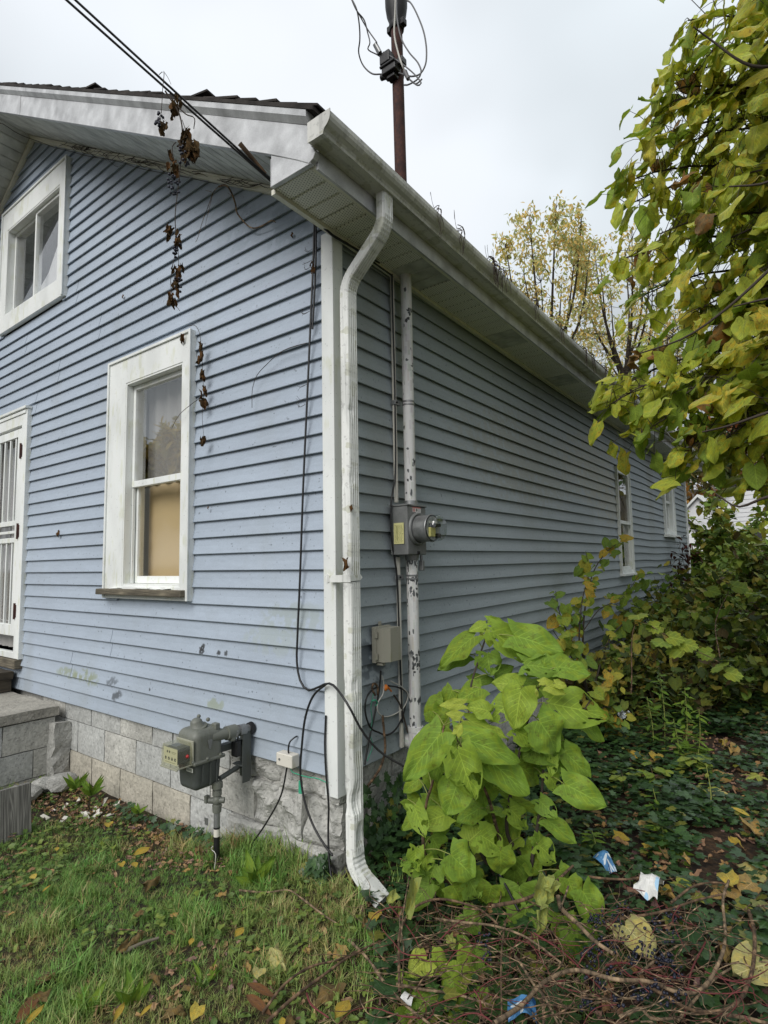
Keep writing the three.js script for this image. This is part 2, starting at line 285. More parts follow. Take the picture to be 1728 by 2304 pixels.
function drape(x0, x1, y0, y1, z, amp, waves, seed) {
  const n = 60, g = new THREE.PlaneGeometry(x1 - x0, y1 - y0, n, 4).translate((x0 + x1) / 2, (y0 + y1) / 2, z), p = g.attributes.position;
  for (let i = 0; i < p.count; i++) { const x = p.getX(i); p.setZ(i, z + amp * Math.sin((x - x0) / (x1 - x0) * waves * 6.283 + seed + 1.2 * fbm(x * 5, p.getY(i) * .8, seed, 2))); }
  g.computeVertexNormals(); return g;
}
{ // lower front window
  const w = windowAt(front, [-2.232, -1.198, 1.272, 3.018], WIN, .13);
  sash(w, -1.977, -1.303, 2.06, 2.806, -.026, .032, .045);
  sash(w, -1.975, -1.305, 1.376, 2.10, -.058, .035, .05, M.dullGlass);
  obj('stop_bead', bx(-1.976, 1.376, -.05, -1.962, 2.055, -.03, .002), M.white, w); obj('stop_bead', bx(-1.318, 1.376, -.05, -1.304, 2.055, -.03, .002), M.white, w);
  const s = obj('window_sill', jiggle(bx(-2.262, 1.30, -.03, -1.215, 1.342, .075, .006), .004, 9, 3), M.sill, w); tag(s, 'weathered bare wood sill with flaking paint');
  obj('paint_flake', [bx(-1.80, 1.343, .0, -1.62, 1.352, .05, .002), bx(-1.60, 1.343, .02, -1.50, 1.347, .06, .002), bx(-2.1, 1.343, .03, -1.98, 1.349, .062, .002), bx(-1.45, 1.343, .01, -1.38, 1.348, .05, .002)].map((g, i) => jiggle(g, .006, 22, i + 5)), M.white, w);
  obj('curtain', drape(-1.99, -1.29, 2.085, 2.82, -.16, .012, 5, 2), M.curtain, w);
  obj('blind', drape(-1.99, -1.29, 1.3, 2.13, -.168, .005, 2, 4), M.blind, w);
}
{ // upper front window with two sliding sashes
  const w = windowAt(front, [-4.45, -3.055, 3.82, 5.085], UWIN, .13);
  sash(w, -4.307, -3.73, 4.0, 4.856, -.04, .028);
  sash(w, -3.755, -3.193, 4.0, 4.856, -.008, .028);
  obj('curtain', faces([[[-3.14, 3.98, -.12], [-4.25, 3.98, -.11], [-3.72, 4.30, -.125]], [[-3.14, 3.98, -.12], [-3.72, 4.30, -.125], [-3.40, 4.62, -.11]], [[-3.14, 3.98, -.12], [-3.40, 4.62, -.11], [-3.14, 4.87, -.12]]]), M.sheet, w);
}
{ // far side windows
  const w = windowAt(side, [5.315, 5.935, 1.287, 2.655], [5.345, 5.905, 1.33, 2.62], .06, { proud: .014 });
  sash(w, 5.358, 5.892, 1.93, 2.608, .012, .026, .045); sash(w, 5.358, 5.892, 1.345, 1.955, -.019, .026, .045);
  obj('window_sill', bx(5.30, 1.27, -.01, 5.95, 1.300, .05, .004), M.white, w);
  const v = windowAt(side, [8.15, 9.0, 1.86, 2.995], [8.28, 8.86, 1.93, 2.9], .13, { proud: .02 });
  sash(v, 8.293, 8.847, 2.42, 2.887, -.02, .03, .045); sash(v, 8.293, 8.847, 1.945, 2.45, -.052, .03, .05);
  obj('window_sill', bx(8.10, 1.83, -.02, 9.06, 1.875, .08, .005), M.white, v);
  obj('blind', drape(8.26, 8.88, 2.4, 2.92, -.16, .006, 3, 8), M.curtain, v);
}
{ // front door behind a barred steel security door
  const d = obj('door', slab(rect(-4.76, -3.672, .706, 2.938), -.015, .03, [rect(-4.66, -3.78, .76, 2.80)], .003), M.white, front);
  tag(d, 'white barred security door with rusty hinges');
  obj('drip_cap', [bx(-4.77, 2.942, -.01, -3.665, 2.965, .05, .003), bx(-4.77, 2.90, .031, -3.69, 2.93, .04, .003)], M.white, d);
  obj('frame', [bx(-3.86, .90, -.005, -3.785, 2.775, .028, .004), bx(-4.66, .90, -.005, -4.585, 2.775, .028, .004), bx(-4.584, 2.70, -.005, -3.861, 2.775, .028, .004), bx(-4.584, 1.885, -.005, -3.861, 1.93, .028, .004), bx(-4.584, 1.73, -.005, -3.861, 1.775, .028, .004), bx(-4.584, .90, -.005, -3.861, 1.0, .028, .004), bx(-4.584, 1.815, .0, -3.861, 1.84, .02, .003)], M.white, d);
  for (let i = 0; i < 6; i++) { const x = -3.925 - i * .125; obj('bar', bx(x - .011, 1.931, .0, x + .011, 2.699, .02, .003), M.white, d); obj('bar', bx(x - .011, 1.001, .0, x + .011, 1.729, .02, .003), M.white, d); }
  obj('lock_plate', [bx(-4.2, 1.776, .005, -3.98, 1.884, .016, .002)], M.galv, d);
  for (const y of [2.56, 1.83, 1.12]) obj('hinge', [cyl([-3.772, y - .07, .034], [-3.772, y + .07, .034], .011), bx(-3.80, y - .055, .0305, -3.745, y + .055, .0335, .001)], M.rust, d);
  obj('pane', bx(-4.65, .95, -.0605, -3.79, 2.79, -.058, 0), M.glass, d);
  obj('curtain', drape(-4.66, -3.78, .76, 2.8, -.11, .01, 6, 1), M.curtain, d);
  obj('threshold', jiggle(bx(-4.70, .62, -.02, -3.69, .70, .05, .005), .003, 9, 7), M.sill, d);
}

// eaves: sag(z) lets the long gutter line dip as it does
const sag = (z) => -(.032 * smooth(.5, -1.4, z) + .03 * smooth(-1.0, -3.6, z) - .012 * smooth(-4, -10, z));
// gable soffit boards and frieze
const sofY = (x) => EAVE + .03 - SL * (x > XR ? x : 2 * XR - x);
{
  const slope = Math.hypot(1, SL), pitch = .105;
  for (const s of [1, -1]) for (let i = 0; i < 44; i++) {
    const a = XR + s * (i * pitch / slope) + (s > 0 ? .004 : -.004), b = a + s * (pitch / slope - .004); if (s > 0 && b > .02) break; if (s < 0 && b < -6.2) break;
    const f = (x, e) => sofY(x) + e; const lo = Math.min(a, b), hi = Math.max(a, b);
    const g = loft([[lo, .006], [lo + .006, 0], [hi - .006, 0], [hi, .006], [hi, .016], [lo, .016]], [-.01, FZ - .03], (x, e, z) => V(x, f(x, e), z));
    obj('soffit_board', g, M.soffit, house);
  }
  obj('soffit_backing', [slab([[XR, sofY(XR) + .045], [XR, sofY(XR) + .02], [.03, sofY(.03) + .02], [.03, sofY(.03) + .045]], -.1, FZ - .02), slab([[XR, sofY(XR) + .045], [-7.75, sofY(-7.75) + .045], [-7.75, sofY(-7.75) + .02], [XR, sofY(XR) + .02]], -.1, FZ - .02)], M.dark, house);
  const fr = (x0, x1, h, z0, z1) => slab([[x0, sofY(x0) - .002], [x0, sofY(x0) - h], [x1, sofY(x1) - h], [x1, sofY(x1) - .002]], z0, z1, [], .003);
  obj('frieze_trim', [fr(XR + .002, .045, .045, -.016, .022), fr(XR + .002, .0, .016, .0225, .04)], M.cream, house);
  obj('frieze_trim', [fr(-7.7, XR - .002, .045, -.016, .022)], M.cream, house);
  // rake fascia in lengths, then the drip edge above it
  const by = (x) => EAVE + .022 - SL * (x > XR ? x : 2 * XR - x);
  const piece = (x0, x1, e0, e1, z0, z1) => slab([[x0, by(x0) + e0], [x1, by(x1) + e0], [x1, by(x1) + e1], [x0, by(x0) + e1]], z0, z1, [], .002);
  obj('rake_fascia', jiggle(slab([[-2.915, by(-2.915)], [-.6, by(-.6)], [.0, by(0)], [.2, by(.2) - .004], [.275, 3.236], [.30, 3.247], [.312, 3.268], [.305, 3.292], [.292, 3.305], [.292, by(.292) + .165], [-.6, by(-.6) + .165], [-2.915, by(-2.915) + .165]], FZ - .03, FZ, [], .002), .004, 3, 2), M.fascia, house);
  obj('rake_fascia', piece(XR, -2.918, 0, .165, FZ - .03, FZ + .001), M.fascia, house);
  obj('rake_fascia', piece(-7.9, XR, 0, .165, FZ - .03, FZ), M.fascia, house);
  const drip = (x0, x1) => loft([[.166, -.03], [.166, .002], [.192, .026], [.222, .027], [.222, -.03]], [x0, x1], (e, z, x) => V(x, by(x) + e, FZ + z));
  obj('drip_edge', drip(-.62, .285), M.fascia, house); obj('drip_edge', drip(-2.75, -.624), M.fascia, house); obj('drip_edge', drip(XR, -2.754), M.fascia, house); obj('drip_edge', drip(-7.9, XR - .001), M.fascia, house);
  // boxed eave return: a triangle of bent sheet under the fascia end
  obj('eave_return', [slab([[.03, 3.232], [.284, 3.232], [.279, by(.279) - .002], [.03, by(.03) - .002]], FZ - .026, FZ - .004, [], .002), bx(.026, 3.232, .045, .0295, 3.37, FZ - .004, .001)], M.fascia, house);
  // roof planes with shingle courses lifting at the edge
  const ry = (x) => by(x) + .224;
  for (const s of [1, -1]) {
    const xe = s > 0 ? .33 : 2 * XR - .33;
    const roof = obj('roof', slab(s > 0 ? [[XR, ry(XR)], [xe, ry(xe)], [xe, ry(xe) + .02], [XR, ry(XR) + .022]] : [[xe, ry(xe)], [XR - .001, ry(XR)], [XR - .001, ry(XR) + .022], [xe, ry(xe) + .02]], -10.55, FZ + .03), M.shingle, house);
    if (s < 0) continue;
    const R = rng(77), n = 32;
    for (let i = 0; i < n; i++) {
      const x1 = .345 - i * .132, x0 = x1 - .15, up = .006 + .022 * R() * R() + (R() > .88 ? .035 : 0);
      const g = loft([[0, 0], [1, 0], [1, 1], [0, 1]], [-.02, -.3], (a, b, z) => V(lerp(x0, x1, a), ry(lerp(x0, x1, a)) + .023 + a * up * (z > -.1 ? 1 : .4) + b * .011 + .002 * Math.sin(i * 2.3), FZ + .035 + z + .008 * Math.sin(i * 5.1)));
      obj('shingle', g, M.shingle, roof);
    }
  }
}
{ // side eave: perforated soffit panels, wall trim, fascia, gutter and downspout
  const perf = tex(256, 256, (u, v) => { const U = u * 8, W2 = v * 8, fx = U - Math.floor(U) - .5, fy = (W2 + (Math.floor(U) % 2) * .5); const q = fx * fx + (fy - Math.floor(fy) - .5) ** 2; const band = ((u * .3) % .1) < .075; return grey(q < .045 ? .42 : .92 + .08 * hash(u * 256 | 0, v * 256 | 0, 3)); }, true, .11);
  M.perf = std({ color: lin(.84, .84, .76), map: perf, roughness: .65 });
  const R = rng(5);
  let z = FZ - .03;
  for (let i = 0; z > -10.4; i++) {
    const w = .305, z1 = z - w + .003;
    // each panel has three flat bands with grooves between
    const prof = [[0, .004]]; for (let b = 0; b < 3; b++) { const a0 = b * w / 3 + .004, a1 = (b + 1) * w / 3 - .012; prof.push([a0, 0], [a1, 0], [a1 + .004, .009], [a1 + .010, .009]); }
    prof.push([w - .003, .004], [w - .003, .014], [0, .014]);
    const dy = (R() - .5) * .004;
    obj('soffit_panel', loft(prof, [.03, .288], (a, b, x) => V(x, 3.232 + b + dy + sag(z - a), z - a)), i % 4 === 3 ? M.soffit : M.perf, house);
    z -= w;
  }
  obj('soffit_backing', bx(.034, 3.26, -10.5, .288, 3.30, FZ - .04, .002), M.dark, house);
  const zs = [FZ - .035, .2, -.6, -1.4, -2.3, -3.3, -4.6, -6.2, -8.2, -10.45];
  obj('soffit_trim', [loft([[.004, -.014], [.03, -.014], [.032, .012], [.004, .012]], [FZ - .03, .2, .015, ...zs.slice(2)], (x, y, q) => V(x, 3.228 + y + sag(q), q))], M.cream, house);
  obj('soffit_trim', [loft([[.288, -.012], [.262, -.012], [.262, -.003], [.288, -.003]], zs, (x, y, q) => V(x, 3.238 + y + sag(q), q))], M.cream, house);
  obj('eave_fascia', loft([[.2885, -.016], [.300, -.016], [.300, .15], [.2885, .15]], zs, (x, y, q) => V(x, 3.232 + y + sag(q), q)), M.fascia, house);
  // K-style gutter
  const gp = [[.302, .086], [.302, 0], [.388, 0], [.391, .012], [.398, .022], [.414, .034], [.424, .048], [.428, .064], [.428, .086], [.418, .089], [.418, .08], [.424, .082], [.424, .066], [.420, .05], [.411, .038], [.395, .027], [.386, .013], [.384, .004], [.306, .004], [.306, .086]];
  const gz = [.484, .3, 0, -.6, -1.4, -2.3, -3.3, -4.6, -6.2, -8.2, -10.5];
  const gut = obj('gutter', loft(gp, gz, (x, y, q) => V(x, 3.302 + y + sag(q) - .004, q)), M.gutter, house);
  const cap = [[.300, .09], [.300, -.003], [.39, -.003], [.394, .012], [.401, .022], [.417, .034], [.427, .048], [.431, .064], [.431, .093]];
  obj('end_cap', slab(cap.map(([x, y]) => [x, y + 3.298]), .484, .4875), M.gutter, gut);
  // downspout: ribbed rectangular tube swept along the wall, kicked out at both ends
  const half = [.026, .041];
  const ring = []; const side4 = (fn, n) => { for (let i = 0; i < n; i++) ring.push(fn(i / n)); };
  const rib = (t) => .0028 * Math.max(0, Math.sin(t * Math.PI * 9)) * (t > .08 && t < .92 ? 1 : 0);
  const c = .006;
  side4((t) => [half[0] + rib(t), lerp(half[1] - c, -half[1] + c, t)], 36); side4((t) => [lerp(half[0] - c, -half[0] + c, t), -half[1]], 4); side4((t) => [-half[0], lerp(-half[1] + c, half[1] - c, t)], 4); side4((t) => [lerp(-half[0] + c, half[0] - c, t), half[1] + rib(t * .5 + .25) * .4], 8);
  const sweep = (pts, crimp) => {                                   // pts: [x, y] in the plane z = 0
    const v = pts.map(([x, y]) => V(x, y, 0)), st = v.map((_, i) => i);
    return loft(ring, st, (a, b, i) => { const t = v[Math.min(i + 1, v.length - 1)].clone().sub(v[Math.max(i - 1, 0)]).normalize(), n = V(t.y, -t.x, 0), k = crimp ? 1 + .06 * ((i % 2) * 2 - 1) * (a < 0.02 ? 1 : .5) : 1; return v[i].clone().addScaledVector(n, a * k).add(V(0, 0, b * (crimp ? 1 - .012 * (i % 2) : 1))); }, true, false);
  };
  const arc = (cx, cy, r, a0, a1, n) => [...Array(n + 1)].map((_, i) => { const a = lerp(a0, a1, i / n) * Math.PI / 180; return [cx + r * Math.cos(a), cy + r * Math.sin(a)]; });
  const X = .108;
  // straight runs are dented here and there
  const dent = (g, list) => { const p = g.attributes.position; for (let i = 0; i < p.count; i++) for (const [y, z, r, d] of list) { const q = ((p.getY(i) - y) ** 2 + (p.getZ(i) - z) ** 2 * 3) / (r * r); if (q < 1 && p.getX(i) > X) p.setX(i, p.getX(i) - d * (1 - q)); else if (q < 1 && p.getZ(i) > .03) p.setZ(i, p.getZ(i) - d * (1 - q) * .8); } g.computeVertexNormals(); return g; };
  const straight = (y0, y1) => { const n = Math.max(2, Math.round((y1 - y0) / .03)); return sweep([...Array(n + 1)].map((_, i) => [X, lerp(y0, y1, i / n)]), false); };
  const dsp = obj('downspout', dent(straight(.135, 1.40), [[.38, .02, .07, .02], [.22, -.01, .06, .018], [.9, .03, .05, .008], [.62, 0, .09, .006]]), M.spout, house);
  obj('pipe_section', dent(straight(1.403, 2.855), [[2.25, .02, .04, .008], [1.9, .03, .05, .005]]), M.spout, dsp);
  const up = arc(X + .14, 2.85, .14, 180, 132, 12), e = up[up.length - 1], dir = [Math.sin(132 * Math.PI / 180), -Math.cos(132 * Math.PI / 180)];
  const L = .20, e2 = [e[0] + dir[0] * L, e[1] + dir[1] * L], rc = .14, c2 = [e2[0] - rc * Math.cos(132 * Math.PI / 180), e2[1] - rc * Math.sin(132 * Math.PI / 180)];
  const up2 = arc(c2[0] - 0, c2[1], rc, 132, 132, 0);
  const top = []; for (let i = 0; i <= 12; i++) { const a = (-48 + 48 * i / 12) * Math.PI / 180; top.push([e2[0] - rc * Math.cos(-48 * Math.PI / 180) + rc * Math.cos(a), e2[1] - rc * Math.sin(-48 * Math.PI / 180) + rc * Math.sin(a)]); }
  const end = top[top.length - 1];
  obj('elbow', sweep([[X, 2.835], ...up], true), M.spout, dsp);
  obj('pipe_section', sweep([e, [lerp(e[0], e2[0], .5), lerp(e[1], e2[1], .5)], e2].map(([x, y]) => [x, y]), false), M.spout, dsp);
  obj('elbow', sweep([...top, [end[0], 3.297]], true), M.spout, dsp);
  const low = arc(X + .12, .135, .12, 180, 238, 9), q = low[low.length - 1], qd = [-Math.sin(238 * Math.PI / 180), Math.cos(238 * Math.PI / 180)];
  const out = sweep([[X, .16], ...low, [q[0] + qd[0] * .05, q[1] + qd[1] * .05], [q[0] + qd[0] * .12, q[1] + qd[1] * .12]], true);
  obj('elbow', jiggle(out, .004, 14, 4), M.spout, dsp);
  // strap round the pipe with pointed ends
  const sy = 1.415; obj('strap', [slab([[-.052, sy + .004], [-.035, sy + .026], [-.012, sy + .013], [.024, sy + .013], [.024, sy - .013], [-.012, sy - .013], [-.035, sy - .022]], .021, .0235), slab([[.0, sy + .017], [.138, sy + .021], [.138, sy - .016], [.0, sy - .017]], .043, .0455), faces([[[.139, sy + .016, .0455], [.139, sy - .012, .0455], [.1395, sy - .008, -.03], [.1395, sy + .004, -.045], [.1395, sy + .02, -.03]]])], M.spout, dsp);
}

// foundation of concrete blocks, rough stone-faced towards the corner
{
  const fd = obj('foundation', [bx(-7.68, -.5, -.26, -.04, .44, -.055, .002), bx(-.24, -.5, -10.28, -.055, .44, -.26, .002), bx(-7.68, -.5, -10.28, -7.45, .44, -.26, .002), bx(-7.45, -.5, -10.28, -.24, .44, -10.05, .002)], M.mortar, house);
  const R = rng(31), rows = [[.315, .455], [.09, .308], [-.135, .083], [-.36, -.142]];
  rows.forEach(([y0, y1], r) => {
    const edges = r === 0 ? [-3.3, -2.90, -2.483, -2.074, -1.665, -1.43, -.86, -.437, -.004] : r === 1 ? [-3.3, -2.685, -2.283, -1.86, -1.45, -1.04, -.644, -.25, -.004] : r === 2 ? [-3.3, -2.86, -2.459, -2.058, -1.65, -1.236, -.84, -.45, -.004] : [-3.3, -2.685, -2.283, -1.86, -1.45, -1.04, -.644, -.25, -.004];
    for (let i = 0; i + 1 < edges.length; i++) {
      const x0 = edges[i] + .005, x1 = edges[i + 1] - .005, rough = x0 > -.9, tan = (r === 2 && x0 < -1.3 && x1 > -2.47);
      const nx = Math.max(2, Math.round((x1 - x0) / (rough ? .02 : .05))), ny = rough ? 11 : 5;
      let g = new THREE.BoxGeometry(x1 - x0, y1 - y0, .06, nx, ny, 1).translate((x0 + x1) / 2, (y0 + y1) / 2, -.06);
      const p = g.attributes.position, s0 = R() * 50;
      for (let k = 0; k < p.count; k++) if (p.getZ(k) > -.04) {
        const x = p.getX(k), y = p.getY(k), ed = Math.min(x - x0, x1 - x, y - y0, y1 - y);
        let d = -.003 * smooth(.012, 0, ed) + (fbm(x * 18 + s0, y * 18, 7, 3) - .5) * .008;
        if (rough) { let m = 9; for (let c = 0; c < 9; c++) { const cx = x0 + (x1 - x0) * hash(c, i, 3 + r), cy = y0 + (y1 - y0) * hash(c, i, 13 + r), rr = .05 + .06 * hash(c, i, 23 + r); m = Math.min(m, ((x - cx) ** 2 + (y - cy) ** 2 * 1.6) / (rr * rr) - 1); } d += .022 + .036 * Math.tanh(m * .8) * (m > 0 ? .5 : 1.2) + (fbm(x * 9, y * 9, 19, 4) - .5) * .05 - .012 * smooth(.02, 0, ed); }
        p.setZ(k, -.03 + d);
      }
      g = g.toNonIndexed(); g.deleteAttribute('uv'); g.computeVertexNormals();
      obj('concrete_block', boxUV(g), tan ? M.blockTan : rough ? M.stone : (i + r) % 3 === 0 ? M.blockPale : M.block, fd);
    }
    for (let i = 0; i < 7; i++) { // side face, seen only near the corner
      const z0 = -.094 - i * .4 - (r % 2) * .2, g = new THREE.BoxGeometry(.06, y1 - y0, .385, 1, 4, 8).translate(-.06, (y0 + y1) / 2, z0 - .2);
      obj('concrete_block', boxUV(jiggle(g.toNonIndexed(), .012, 8, i + r * 9)), M.stone, fd);
    }
  });
}

// ---------------------------------------------------------------- porch and loose board
{
  const p = thing('concrete_porch', 'grey concrete block porch with worn slab top beside the front door', 'porch');
  obj('slab', jiggle(slabMesh(-5.6, -2.86, .35, .425, .03, 1.5), .012, 7, 5), M.slabTop, p);
  const rows = [[.135, .345], [-.07, .128], [-.28, -.077]];
  rows.forEach(([y0, y1], r) => { let z = .05 + (r % 2 ? 0 : 0); const cuts = r === 0 ? [.05, .413, .82, 1.22, 1.48] : r === 1 ? [.05, .202, .61, 1.02, 1.48] : [.05, .413, .82, 1.22, 1.48]; for (let i = 0; i + 1 < cuts.length; i++) obj('concrete_block', jiggle(gridBox(-3.06, -2.875, y0, y1, cuts[i] + .003, cuts[i + 1] - .003), .004, 12, i + r * 5), i % 2 ? M.block : M.blockPale, p); });
  obj('mortar_core', bx(-5.55, -.3, .06, -2.90, .34, 1.46, .01), M.mortar, p);
  obj('mortar_fill', jiggle(gridBox(-2.95, -2.79, -.25, .30, -.03, .10), .03, 9, 31), M.stone, p);
  const s = thing('door_step', 'brown worn step lying on the porch slab below the front door', 'step');
  obj('tread', jiggle(gridBox(-4.9, -3.745, .535, .60, .03, .62), .008, 8, 3), M.stepMat, s); obj('riser', jiggle(gridBox(-4.88, -3.76, .43, .533, .04, .60), .006, 8, 4), M.stepMat, s);
  const b = obj('loose_board', jiggle(gridBox(-.022, .022, -.04, .275, 0, .7), .003, 14, 8), M.board);
  b.position.set(-1.965, -.08, .575); b.rotation.z = .12; tag(b, 'weathered grey wood grain board standing on edge in the grass by the porch', 'board');
  b.geometry.attributes.uv && (() => { const q = b.geometry.attributes.uv, pp = b.geometry.attributes.position; for (let i = 0; i < q.count; i++) q.setXY(i, pp.getZ(i), pp.getY(i) * .25); })();
  const R = rng(61);
  for (let i = 0; i < 7; i++) { const c = obj('rubble_chunk', jiggle(new THREE.IcosahedronGeometry(.05 + .05 * R(), 1).scale(1, .6, 1.1), .03, 14, i * 3), M.stone); c.position.set(-2.72 + R() * .32, -.08 + .03 * R(), .06 + R() * .42); tag(c, 'broken pale concrete lump heaped in the corner between porch and wall', 'rubble', 'broken concrete lumps beside the porch'); }
}
function gridBox(x0, x1, y0, y1, z0, z1) { const n = (a) => clamp(Math.round(Math.abs(a) / .06), 1, 14); const g = new THREE.BoxGeometry(x1 - x0, y1 - y0, z1 - z0, n(x1 - x0), n(y1 - y0), n(z1 - z0)).translate((x0 + x1) / 2, (y0 + y1) / 2, (z0 + z1) / 2).toNonIndexed(); g.deleteAttribute('uv'); return boxUV(g); }
function slabMesh(x0, x1, y0, y1, z0, z1) { const g = new THREE.BoxGeometry(x1 - x0, y1 - y0, z1 - z0, 60, 3, 36).translate((x0 + x1) / 2, (y0 + y1) / 2, (z0 + z1) / 2).toNonIndexed(); g.deleteAttribute('uv'); return boxUV(g); }

let cableAt;
// ---------------------------------------------------------------- electric service: conduit, meter, mast
{
  const flake = canvasTex(256, 2048, (c, w, h) => {
    c.fillStyle = '#dcdcda'; c.fillRect(0, 0, w, h); const R = rng(8);
    for (let i = 0; i < 900; i++) { c.fillStyle = `rgba(${120 + 60 * R()},${118 + 60 * R()},${112 + 55 * R()},${.06 + .12 * R()})`; c.fillRect(R() * w, R() * h, 3 + 14 * R(), 4 + 60 * R()); }
    const patch = (y, n, s) => { for (let i = 0; i < n; i++) { c.fillStyle = R() > .3 ? '#55585a' : '#3c3d3e'; c.beginPath(); const x = R() * w, yy = h - (y + (R() - .5) * s) / 3.0 * h; const a = 3 + 10 * R(), b = 3 + 11 * R(); for (let k = 0; k < 9; k++) { const t = k / 9 * 6.28, q = .55 + .7 * R(); c.lineTo(x + a * q * Math.cos(t), yy + b * q * Math.sin(t)); } c.fill(); } };
    for (const [y, n, s] of [[3.0, 40, .2], [2.05, 26, .08], [1.93, 20, .1], [1.5, 30, .06], [1.44, 26, .1], [1.38, 26, .05], [1.31, 22, .04], [1.03, 10, .05], [.97, 34, .06], [.90, 40, .08], [.72, 36, .03], [.6, 14, .1], [2.5, 12, .5], [1.2, 10, .4]]) patch(y, n, s);
    for (let i = 0; i < 60; i++) patch(R() * 3, 1, .01);
  });
  flake.wrapS = flake.wrapT = THREE.RepeatWrapping; flake.repeat.set(1 / .23, 1 / 3.0);
  M.conduit = std({ map: flake, roughness: .6, color: lin(.92, .92, .92) });
  const pipe = (y0, y1, r, x, z, seg = 20) => { const g = cyl([x, y0, z], [x, y1, z], r, r, seg); const uv = g.attributes.uv; for (let i = 0; i < uv.count; i++) uv.setY(i, uv.getY(i) + y0); return g; };
  const CX = .068, CZ = -.588, cr = .0335;
  const m = thing('service_conduit', 'white painted conduit pipe with flaking paint running down the side wall', 'pipe');
  obj('upper_pipe', pipe(1.83, 3.24, cr, CX, CZ), M.conduit, m); obj('lower_pipe', pipe(.56, 1.52, cr, CX, CZ), M.conduit, m);
  obj('cable_cover', [bx(.004, 1.835, -.532, .022, 3.24, -.512, .003), bx(.004, .46, -.538, .022, 1.52, -.518, .003)], M.plasticWhite, m);
  for (const y of [2.425, 1.405]) { const g = [cyl([CX, y - .014, CZ], [CX, y - .005, CZ], cr + .003, cr + .003, 20), cyl([CX, y + .005, CZ], [CX, y + .014, CZ], cr + .003, cr + .003, 20), bx(.003, y - .014, -.56, .03, y + .014, -.505, .003)]; const s = obj('pipe_strap', g, M.galv, m); obj('screw', cyl([.028, y, -.52], [.036, y, -.52], .006, .006, 8), M.darkIron, s); }
  obj('hub', [cyl([CX, 1.812, CZ], [CX, 1.845, CZ], .043, .04, 20)], M.galv, m); obj('hub', cyl([CX, 1.50, CZ], [CX, 1.535, CZ], .038, .042, 20), M.galv, m);
  obj('elbow_fitting', [pipe(.44, .56, .042, CX, CZ), cyl([CX, .545, CZ], [CX, .57, CZ], .045, .045, 18), cyl([CX + .03, .535, CZ + .015], [CX + .055, .535, CZ + .022], .022, .022, 14), cyl([CX + .03, .48, CZ], [-.02, .48, CZ], .036, .036, 16)], M.conduit, m);
  obj('ground_clamp', [bx(.085, 1.44, -.652, .115, 1.50, -.628, .004), cyl([.1, 1.49, -.64], [.1, 1.53, -.64], .008, .008, 8)], M.galv, m);

  const e = thing('electric_meter', 'grey electric meter box with round glass dial on the side wall', 'electric meter');
  obj('enclosure', [bx(.012, 1.532, -.652, .128, 1.806, -.460, .005)], M.meterGrey, e);
  obj('cover_lip', [bx(.006, 1.806, -.657, .135, 1.816, -.455, .003), bx(.128, 1.536, -.648, .1305, 1.80, -.464, .001)], M.meterGrey, e);
  const my = 1.678, mz = -.556;
  obj('socket_ring', new THREE.LatheGeometry([[.072, 0], [.092, 0], [.094, .006], [.090, .016], [.082, .018], [.078, .012]].map(([r, y]) => new THREE.Vector2(r, y)), 40).rotateZ(-Math.PI / 2).translate(.1305, my, mz), M.meterGrey, e);
  obj('meter_sleeve', new THREE.LatheGeometry([[.0755, .0], [.0755, .085], [.078, .088], [.078, .096], [.0745, .098]].map(([r, y]) => new THREE.Vector2(r, y)), 40).rotateZ(-Math.PI / 2).translate(.135, my, mz), M.galv, e);
  const gl = obj('meter_glass', new THREE.LatheGeometry([[.073, 0], [.073, .042], [.069, .054], [.058, .060], [0, .061]].map(([r, y]) => new THREE.Vector2(r, y)), 40).rotateZ(-Math.PI / 2).translate(.232, my, mz), M.meterGlass, e);
  const face = canvasTex(256, 256, (c, w, h) => { c.fillStyle = '#9a9c9a'; c.fillRect(0, 0, w, h); c.fillStyle = '#2a2b2a'; c.fillRect(46, 96, 150, 26); c.fillStyle = '#d8cf62'; c.fillRect(70, 130, 110, 70); c.fillStyle = '#e9e6d6'; for (let i = 0; i < 5; i++) { c.beginPath(); c.arc(62 + i * 32, 66, 13, 0, 7); c.fill(); } c.strokeStyle = '#222'; c.lineWidth = 3; for (let i = 0; i < 5; i++) { c.beginPath(); c.moveTo(62 + i * 32, 66); c.lineTo(62 + i * 32 + 9 * Math.cos(i * 2), 66 + 9 * Math.sin(i * 2)); c.stroke(); } });
  const disc = new THREE.CircleGeometry(.068, 32).rotateY(Math.PI / 2).translate(.236, my, mz);
  obj('dial_face', disc, std({ map: face, roughness: .5 }), e);
  obj('register', [bx(.237, my + .006, mz - .045, .262, my + .024, mz + .045, .003), bx(.237, my - .055, mz - .05, .258, my - .03, mz - .02, .003)], M.black, e);
  obj('register_plate', [bx(.237, my - .05, mz + .0, .252, my + .002, mz + .05, .003)], std({ color: lin(.55, .5, .16), roughness: .5 }), e);
  const note = canvasTex(128, 192, (c, w, h) => { c.fillStyle = '#d9d596'; c.fillRect(0, 0, w, h); c.fillStyle = '#6f6c44'; const R = rng(4); for (let y = 20; y < 176; y += 11) for (let x = 10; x < 104;) { const l = 6 + 14 * R(); c.fillRect(x, y, l, 3.5); x += l + 5; } c.fillStyle = 'rgba(90,84,40,.5)'; c.fillRect(36, 30, 8, 130); });
  const nt = new THREE.PlaneGeometry(.072, .118, 6, 6); { const p = nt.attributes.position; for (let i = 0; i < p.count; i++) p.setZ(i, .0015 + .004 * smooth(.02, .036, p.getX(i)) + .002 * vnoise(p.getX(i) * 60, p.getY(i) * 60, 5)); nt.computeVertexNormals(); }
  nt.translate(.074, 1.652, -.4585); obj('notice_sticker', nt, std({ map: note, roughness: .7 }), e);
